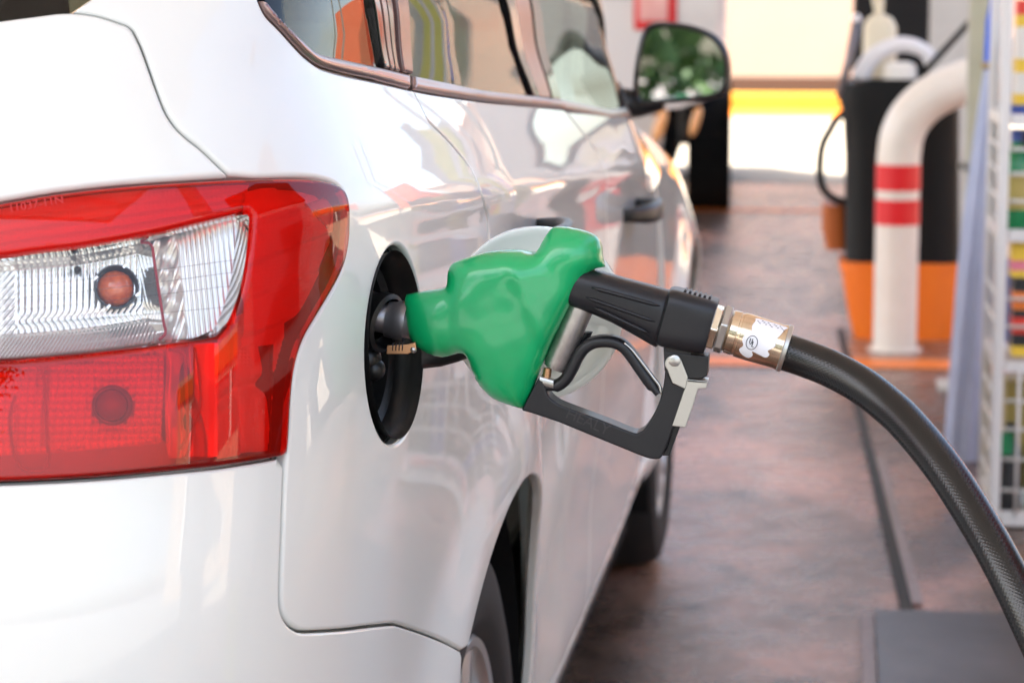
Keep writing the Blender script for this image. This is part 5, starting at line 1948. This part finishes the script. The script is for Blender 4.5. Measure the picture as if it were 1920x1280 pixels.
m_.build('pole', mat('grey_pole', (0.18, 0.17, 0.18), 0.35, metal=0.3), pl, smooth=True)
m_ = MB()
m_.add(*lathe_geo([(0.018 * math.cos(t), 0.018 * math.sin(t)) for t in np.linspace(0.01, 3.1, 10)], at(1606, 36, BINY + 0.05), (0, 0, 1), 16))
m_.build('pole_end', WHITEPL, pl, smooth=True)
rod = MB()
rod.tube([at(1712, 158, BINY + 0.08), at(1765, 100, BINY + 0.08), at(1822, 38, BINY + 0.08)], 0.012, 12)
tagged(rod.build('broom_handle', BINB, None, smooth=True), 'thin black rod leaning right across the grey column', 'rod')
cab = MB().box(at(1600, 60, 10.6)[0], at(1744, 60, 10.6)[0], 10.6, 11.2, 0.0, 1.95)
o = tagged(cab.build('dark_cabinet', mat('charcoal_cabinet', (0.008, 0.008, 0.009), 0.5, spec=0.3), None), 'tall charcoal cabinet standing left of the grey column', 'cabinet')
bevel(o, 0.02, 2)
# keep the left part of the view of the cream wall free: cabinet starts where the photo turns dark

# slim pale post with a bracket
pq = at(1820, 640, 5.2)
pst = empty('sign_post', (float(pq[0]), 5.2, 0), 'slim pale grey steel post with a small bracket next to the bollard', 'post')
wdt = 19 / FPX * 7.6
MB().box(pq[0] - wdt, pq[0] + wdt, 5.2 - wdt, 5.2 + wdt, 0.0, 2.6).build('shaft', GREYP, pst)
MB().box(pq[0] - wdt - 0.022, pq[0] + wdt + 0.003, 5.2 - wdt - 0.012, 5.2 - wdt - 0.002, float(at(1810, 318, 5.2)[2]), float(at(1810, 302, 5.2)[2])).build('bracket', STEEL, pst)
MB().box(pq[0] - 0.1, pq[0] + 0.1, 5.1, 5.3, 0.0, 0.01).build('foot_plate', GREYP, pst)

# furled parasol
PALE = mat('pale_blue_fabric', (0.50, 0.56, 0.74), 0.8, bump=(60, 0.3, 0.004), var=(9, (0.42, 0.47, 0.64), 0.6))
BLUE = mat('bright_blue_fabric', (0.035, 0.14, 0.72), 0.7, bump=(60, 0.3, 0.004))
PY = 3.95
par = empty('parasol', tuple(at(1803, 885, PY)), 'furled pale blue parasol with a bright blue top leaning beside the wire rack', 'parasol')
def fold_sec(px0, px1, y, ph):
    a, b = at(px0, y, PY), at(px1, y, PY)
    c, r = (a + b) / 2, (b[0] - a[0]) / 2
    out = []
    for k in range(48):
        th = 2 * math.pi * k / 48
        rr = r * (1 + 0.13 * math.sin(7 * th + ph) + 0.05 * math.sin(3 * th - ph))
        out.append((c[0] + rr * math.cos(th), c[1] + rr * math.sin(th) * 0.9, c[2]))
    return np.array(out)
rowsP = [(1772, 1838, 885), (1770, 1842, 860), (1778, 1846, 760), (1787, 1849, 640), (1798, 1852, 500), (1812, 1856, 370), (1826, 1860, 260), (1840, 1864, 170), (1846, 1866, 132)]
ring_mesh([fold_sec(a, b, y, y / 160.0) for a, b, y in rowsP], 'canopy_fabric', PALE, par, cap0=True, cap1=False, auto=80)
rowsT = [(1845, 1867, 131), (1846, 1868, 118), (1850, 1871, 40), (1856, 1872, 10), (1858, 1874, -40), (1862, 1878, -160)]
ring_mesh([fold_sec(a, b, y, y / 160.0) for a, b, y in rowsT], 'top_fabric', BLUE, par, cap0=True, cap1=True, auto=80)
m_ = MB()
m_.tube([at(1803, 905, PY), at(1803, 880, PY)], 0.014, 12)
m_.tube([at(1870, -150, PY), at(1880, -260, PY)], 0.012, 12)
m_.build('pole', STEEL, par, smooth=True)
m_ = MB()
m_.tube([at(1840, 124, PY - 0.02), at(1868, 122, PY - 0.02)], 0.008, 8)
m_.build('tie_strap', mat('tan_strap', (0.45, 0.33, 0.14), 0.7), par, smooth=True)

# wire rack
RY = 3.10
RKM = mat('white_wire_coating', (0.74, 0.73, 0.70), 0.4, coat=0.2)
rx0 = float(at(1868, 800, RY)[0])
rk = empty('wire_rack', (rx0 + 0.4, RY + 0.2, 0), 'white wire display rack full of goods at the right edge', 'rack')
RH = 1.95
for (xx, yy) in ((rx0, RY), (rx0 + 0.8, RY), (rx0, RY + 0.42), (rx0 + 0.8, RY + 0.42)):
    o = MB().box(xx - 0.012, xx + 0.012, yy - 0.012, yy + 0.012, 0.02, RH).build('upright', RKM, rk)
    bevel(o, 0.004, 2)
def zy(y):
    return float(at(1900, y, RY)[2])
shelves = [(430, 453), (676, 696), (216, 236), (957, 984)]
for (ya, yb) in shelves:
    z1, z0 = zy(ya), zy(yb)
    m_ = MB()
    m_.box(rx0 + 0.015, rx0 + 0.785, RY - 0.010, RY + 0.004, z0, z1)
    m_.box(rx0 - 0.008, rx0 + 0.006, RY + 0.015, RY + 0.405, z0, z1)
    m_.box(rx0 + 0.008, rx0 + 0.785, RY + 0.006, RY + 0.43, z0 + 0.004, z0 + 0.010)
    m_.build('shelf', RKM, rk)
wires = [(751,), (804,), (860,), (918,), (280,), (326,), (377,), (560,), (612,)]
for (y,) in wires:
    z = zy(y)
    m_ = MB()
    m_.tube([(rx0 + 0.016, RY - 0.004, z), (rx0 + 0.784, RY - 0.004, z)], 0.0045, 8)
    m_.tube([(rx0 - 0.004, RY + 0.016, z), (rx0 - 0.004, RY + 0.404, z)], 0.0045, 8)
    m_.build('wire', RKM, rk, smooth=True)
xv = float(at(1908, 800, RY)[0])
k_ = 0
while xv + k_ * 0.055 < rx0 + 0.78:
    m_ = MB()
    m_.tube([(xv + k_ * 0.055, RY - 0.012, zy(690)), (xv + k_ * 0.055, RY - 0.012, zy(965))], 0.004, 8)
    m_.build('wire', RKM, rk, smooth=True)
    k_ += 1

# goods on the rack
def carton(name, px0, px1, y0, y1, cols, label, cat, group, dy=0.02, dep=0.09, w=None):
    """printed carton; cols = list of (from, to, material) up the front."""
    a, b = at(px0, y1, RY + dy), at(px1, y0, RY + dy)
    x0, x1, z0, z1 = a[0], b[0], a[2], b[2]
    if w:
        x1 = x0 + w
    root = empty(name, (float((x0 + x1) / 2), RY + dy + dep / 2, float(z0)), label, cat, group)
    for f0, f1, m in cols:
        o = MB().box(x0, x1, RY + dy, RY + dy + dep, z0 + (z1 - z0) * f0, z0 + (z1 - z0) * f1 - 0.0006).build('print_band' if len(cols) > 1 else 'carton', m, root)
    return root
YEL = mat('yellow_print', (0.85, 0.58, 0.05), 0.4)
REDB = mat('red_print', (0.75, 0.05, 0.03), 0.4)
PINK = mat('pink_print', (0.80, 0.22, 0.30), 0.4)
NAVY = mat('navy_print', (0.03, 0.07, 0.30), 0.4)
BLK = mat('black_print', (0.02, 0.02, 0.02), 0.4)
ORG = mat('orange_print', (0.85, 0.22, 0.03), 0.4)
WHT = mat('white_print', (0.8, 0.78, 0.7), 0.4)
GRN = mat('green_bottle_plastic', (0.01, 0.22, 0.07), 0.25, coat=0.4)
DGR = mat('dark_bottle_plastic', (0.03, 0.032, 0.035), 0.3, coat=0.3)
GLD = mat('gold_label', (0.45, 0.36, 0.10), 0.4)
gp = 'goods stacked on the wire rack'
carton('yellow_carton', 1903, 1975, 0, 200, [(0, 0.12, YEL), (0.12, 0.32, WHT), (0.32, 0.45, YEL), (0.45, 0.75, WHT), (0.75, 0.86, YEL), (0.86, 1, REDB)], 'yellow and white printed carton near the top of the rack', 'carton', gp)
carton('blue_strip', 1894, 1975, 197, 214, [(0, 1, NAVY)], 'navy blue box lying flat beneath the yellow carton', 'box', gp, 0.015)
carton('snack_packet', 1896, 1960, 455, 520, [(0, 0.2, YEL), (0.2, 0.48, PINK), (0.48, 1, YEL)], 'yellow packet with a pink band on the middle shelf', 'packet', gp)
carton('firelighter_box', 1897, 1975, 528, 668, [(0, 0.14, YEL), (0.14, 0.30, BLK), (0.30, 0.52, REDB), (0.52, 0.62, BLK), (0.62, 0.86, ORG), (0.86, 1, BLK)], 'black box printed with red and orange flames above a yellow strip', 'box', gp)


for r_i, (ya, yb) in enumerate(((250, 428), (470, 672), (715, 952), (20, 212))):
    for c_i in range(7):
        m_c = (BLK, DGR, NAVY, DGR, GLD, BLK, DGR)[(c_i * 3 + r_i * 2) % 7]
        hh_ = (zy(ya) - zy(yb)) * (0.98, 0.8, 0.9, 0.72)[(c_i + r_i) % 4]
        x_ = rx0 + 0.035 + c_i * 0.103
        o = MB().box(x_, x_ + 0.092, RY + 0.20, RY + 0.32, zy(yb), zy(yb) + hh_).build('carton', m_c)
        nm_ = {'black_print': 'black', 'dark_bottle_plastic': 'charcoal', 'navy_print': 'navy', 'gold_label': 'gold'}[m_c.name]
        od_ = ('first', 'second', 'third', 'fourth', 'fifth', 'sixth', 'seventh')[c_i]
        sh_ = ('upper middle shelf', 'middle shelf', 'lowest basket', 'top shelf')[r_i]
        tagged(o, '%s carton in the back row of the %s, %s from the left' % (nm_, sh_, od_), 'carton', 'cartons in the back row of the rack')


def bottle(px, yb, h, r, m, label, group, capm, lab=None):
    b = at(px, yb, RY + 0.075)
    root = empty('bottle', (float(b[0]), RY + 0.075, float(b[2])), label, 'bottle', group)
    V, F = lathe_geo([(0, 0), (0.0, r * 0.9), (0.006, r), (h * 0.66, r), (h * 0.78, r * 0.72), (h * 0.84, r * 0.36), (h * 0.9, r * 0.36)], b, (0, 0, 1), 24)
    autosmooth(mesh('body', V, F, m, root), 40)
    V, F = lathe_geo([(h * 0.88, r * 0.42), (h, r * 0.42), (h, 0)], b, (0, 0, 1), 16)
    autosmooth(mesh('cap', V, F, capm, root), 40)
    V, F = lathe_geo([(h * 0.2, r + 0.0008), (h * 0.55, r + 0.0008)], b, (0, 0, 1), 24)
    autosmooth(mesh('paper_label', V, F, lab or (GLD if m is GRN else WHT), root), 40)
    return root
bottle(1903, 428, 0.225, 0.034, GRN, 'green bottle with a gold label standing on the upper middle shelf of the rack', 'green bottles on the rack', NAVY)
bottle(1962, 428, 0.225, 0.034, DGR, 'dark bottle beside the green bottle on the upper middle shelf', 'dark bottles on the rack', REDB)
bottle(1890, 955, 0.205, 0.030, DGR, 'dark bottle in the lowest basket next to the rack upright', 'dark bottles in the basket', BLK, DGR)
bottle(1945, 955, 0.205, 0.030, GRN, 'green bottle in the lowest basket at the picture edge', 'green bottles in the basket', BLK, DGR)
cb_ = carton('green_carton', 1876, 1900, 812, 852, [(0, 1, GRN)], 'small green carton wedged in the lower basket', 'carton', gp, 0.012, 0.03)

# white van parked beyond the car
VANP = mat('white_van_paint', (0.74, 0.73, 0.72), 0.3, coat=0.8)
VANG = mat('silver_bumper', (0.60, 0.56, 0.52), 0.3, metal=0.3)
VRED = mat('van_red_lens', (0.75, 0.015, 0.02), 0.15, coat=1.0)
VPINK = mat('van_pale_lens', (0.85, 0.45, 0.42), 0.15, coat=1.0)
AMB = mat('painted_amber_glint', (0.95, 0.46, 0.17), 0.2, coat=1.0)  # colour of the warm glints painted on the van's rear
VY = 11.15
vc = at(1362, 300, VY)
vg = ground(1345, 385)
van = empty('white_van', (float(vc[0]), VY, 0), 'white van with a red tail lamp standing beyond the wing mirror', 'van')
va_ = R(2.6)
vr, vf = np.array([math.cos(va_), math.sin(va_), 0]), np.array([-math.sin(va_), math.cos(va_), 0])
vo = np.array([vc[0], VY, 0.0])
def vv(x, y, z):
    return vo + vr * x + vf * y + np.array([0, 0, z])
def vbox(name, x0, x1, y0, y1, z0, z1, m, bev=0.0, parent=None):
    V = [vv(x, y, z) for z in (z0, z1) for y in (y0, y1) for x in (x0, x1)]
    F = [(0, 2, 3, 1), (4, 5, 7, 6), (0, 1, 5, 4), (2, 6, 7, 3), (0, 4, 6, 2), (1, 3, 7, 5)]
    o = mesh(name, V, F, m, parent or van)
    if bev:
        bevel(o, bev, 4)
        for p in o.data.polygons:
            p.use_smooth = True
    return o
secv = []
for y, w, zt in ((0.0, 0.84, 1.95), (0.05, 0.88, 2.02), (1.5, 0.90, 2.08), (3.0, 0.90, 2.05), (3.6, 0.88, 1.75), (4.1, 0.86, 1.25), (4.6, 0.78, 1.0)):
    secv.append((vv(-0.9, y, (zt + 0.62) / 2), vr, (0, 0, 1), w, (zt - 0.62) / 2, 7))
V, F = loft_geo(secv, 48)
autosmooth(mesh('body', V, F, VANP, van), 45)
secv = [(vv(-1.08, y, 0.49), vr, (0, 0, 1), w, 0.145, 5) for y, w in ((-0.06, 0.69), (0.0, 0.72), (0.4, 0.72), (0.44, 0.69))]
V, F = loft_geo(secv, 40)
autosmooth(mesh('rear_bumper', V, F, VANG, van), 45)
vbox('sill', -1.78, -0.02, 1.22, 3.2, 0.36, 0.60, VANG, 0.02)
vbox('chassis', -1.70, -0.30, 0.3, 4.3, 0.30, 0.62, DARK)
def vlamp(x0, x1, z0, z1):
    lm = vbox('tail_lamp', x0, x1, -0.022, 0.06, z0, z1, VRED, 0.012)
    vbox('reversing_lens', x0 + 0.03, x1 - 0.05, -0.030, -0.0225, z0 + 0.05, z0 + (z1 - z0) * 0.48, VPINK, 0.003, lm)
zl0 = float(at(1230, 50, VY)[2])
vlamp(-0.525, -0.285, zl0 - 0.02, zl0 + 0.42)
vlamp(-1.515, -1.275, zl0 - 0.02, zl0 + 0.42)
for (rx_, rz_, ra_, rb_) in ((-0.375, 0.535, 0.034, 0.095), (-0.175, 0.56, 0.026, 0.085)):  # ovals shaped as glints of the sunlit ground, not lamps
    secv = [(vv(rx_, y, rz_), vr, np.array([0.25, 0, 0.97]), ra_ * k_, rb_ * k_, 2.3) for y, k_ in ((0.03, 1.0), (-0.07, 1.0), (-0.08, 0.86), (-0.084, 0.4))]
    V, F = loft_geo(secv, 28)
    autosmooth(mesh('warm_glint', V, F, AMB, van), 60)
vbox('rear_window', -1.45, -0.35, -0.012, 0.02, 1.25, 1.8, SHOPG, 0.01)
vbox('number_plate', -1.15, -0.65, -0.072, -0.061, 0.50, 0.61, WHT, 0.003)
vbox('door_gap', -0.905, -0.895, -0.008, 0.02, 0.66, 1.9, DARK)
for (wy) in (0.95, 3.65):
    for wx, sd in ((0.0, 1), (-1.8, -1)):
        w = empty('wheel', (0, 0, 0), '', '')
        for k in ('label', 'category'):
            del w[k]
        w.parent = van
        c = vv(wx + 0.02 * sd, wy, 0.335)
        V, F = lathe_geo([(-0.22, 0.20), (-0.22, 0.30), (-0.19, 0.335), (-0.03, 0.335), (0.0, 0.31), (0.004, 0.25), (-0.01, 0.205)], c, vr * sd, 40)
        autosmooth(mesh('tyre', V, F, RUBBER, w), 40)
        V, F = lathe_geo([(-0.012, 0.208), (-0.02, 0.19), (-0.05, 0.12), (-0.03, 0.06), (-0.02, 0.0)], c, vr * sd, 40)
        autosmooth(mesh('rim', V, F, ALLOY, w), 40)
        V, F = lathe_geo([(0.004, 0.40), (0.0045, 0.345), (-0.25, 0.345)], c, vr * sd, 40)
        autosmooth(mesh('wheel_arch', V, F, DARK, van), 40)

# trees behind the camera (seen in the door mirror)
LEAF = mat('tree_leaves', (0.055, 0.11, 0.025), 0.6, var=(2, (0.09, 0.16, 0.03), 0.8))
BARK = mat('tree_bark', (0.08, 0.06, 0.045), 0.9, bump=(20, 0.6, 0.02))
def tree(x, y, h, seed, label):
    r_ = np.random.default_rng(seed)
    root = empty('tree', (x, y, 0), label, 'tree', 'trees beside the station entrance')
    m = MB()
    m.tube([(x, y, 0), (x + 0.1, y, h * 0.25), (x, y + 0.1, h * 0.5), (x + 0.1, y, h * 0.75)], [0.2, 0.16, 0.11, 0.04], 10)
    cl = []
    for k in range(14):
        a = r_.uniform(0, 6.28)
        z0 = h * r_.uniform(0.3, 0.65)
        e = np.array([x + math.cos(a) * h * r_.uniform(0.12, 0.3), y + math.sin(a) * h * r_.uniform(0.12, 0.3), z0 + h * r_.uniform(0.08, 0.3)])
        m.tube([(x, y, z0), ((x + e[0]) / 2, (y + e[1]) / 2, (z0 + e[2]) / 2 + 0.15), tuple(e)], [0.06, 0.045, 0.015], 6)
        cl.append(e)
    m.build('trunk', BARK, root, smooth=True)
    n = 3600
    c = np.array(cl)[r_.integers(0, len(cl), n)] + r_.normal(0, h * 0.062, (n, 3))
    d1 = r_.normal(0, 1, (n, 3))
    d1 /= np.linalg.norm(d1, axis=1, keepdims=True)
    d2 = np.cross(d1, r_.normal(0, 1, (n, 3)))
    d2 /= np.linalg.norm(d2, axis=1, keepdims=True)
    s = r_.uniform(0.07, 0.14, (n, 1))
    V = np.stack([c - d1 * s, c + d2 * s * 0.5, c + d1 * s, c - d2 * s * 0.5], 1).reshape(-1, 3)
    mesh('crown', V, np.arange(4 * n).reshape(n, 4), LEAF, root)
tree(0.5, -13.0, 6.0, 1, 'leafy tree behind the forecourt, nearest the shop side')
tree(-3.2, -14.0, 7.0, 2, 'tall leafy tree behind the forecourt, in the middle of the row')
tree(-8.2, -13.0, 6.4, 3, 'rounded leafy tree behind the forecourt, farthest from the shop')
hb_ = np.random.default_rng(9)
n = 9000
c = np.stack([hb_.uniform(-12, 1.9, n), hb_.normal(-16.2, 0.35, n), hb_.uniform(0.05, 2.6, n)], 1)
d1 = hb_.normal(0, 1, (n, 3))
d1 /= np.linalg.norm(d1, axis=1, keepdims=True)
d2 = np.cross(d1, hb_.normal(0, 1, (n, 3)))
d2 /= np.linalg.norm(d2, axis=1, keepdims=True)
s_h = hb_.uniform(0.09, 0.17, (n, 1))
V = np.stack([c - d1 * s_h, c + d2 * s_h * 0.5, c + d1 * s_h, c - d2 * s_h * 0.5], 1).reshape(-1, 3)
hd_ = mesh('hedge', V, np.arange(4 * n).reshape(n, 4), LEAF)
tagged(hd_, 'long leafy hedge behind the trees at the entrance', 'hedge')
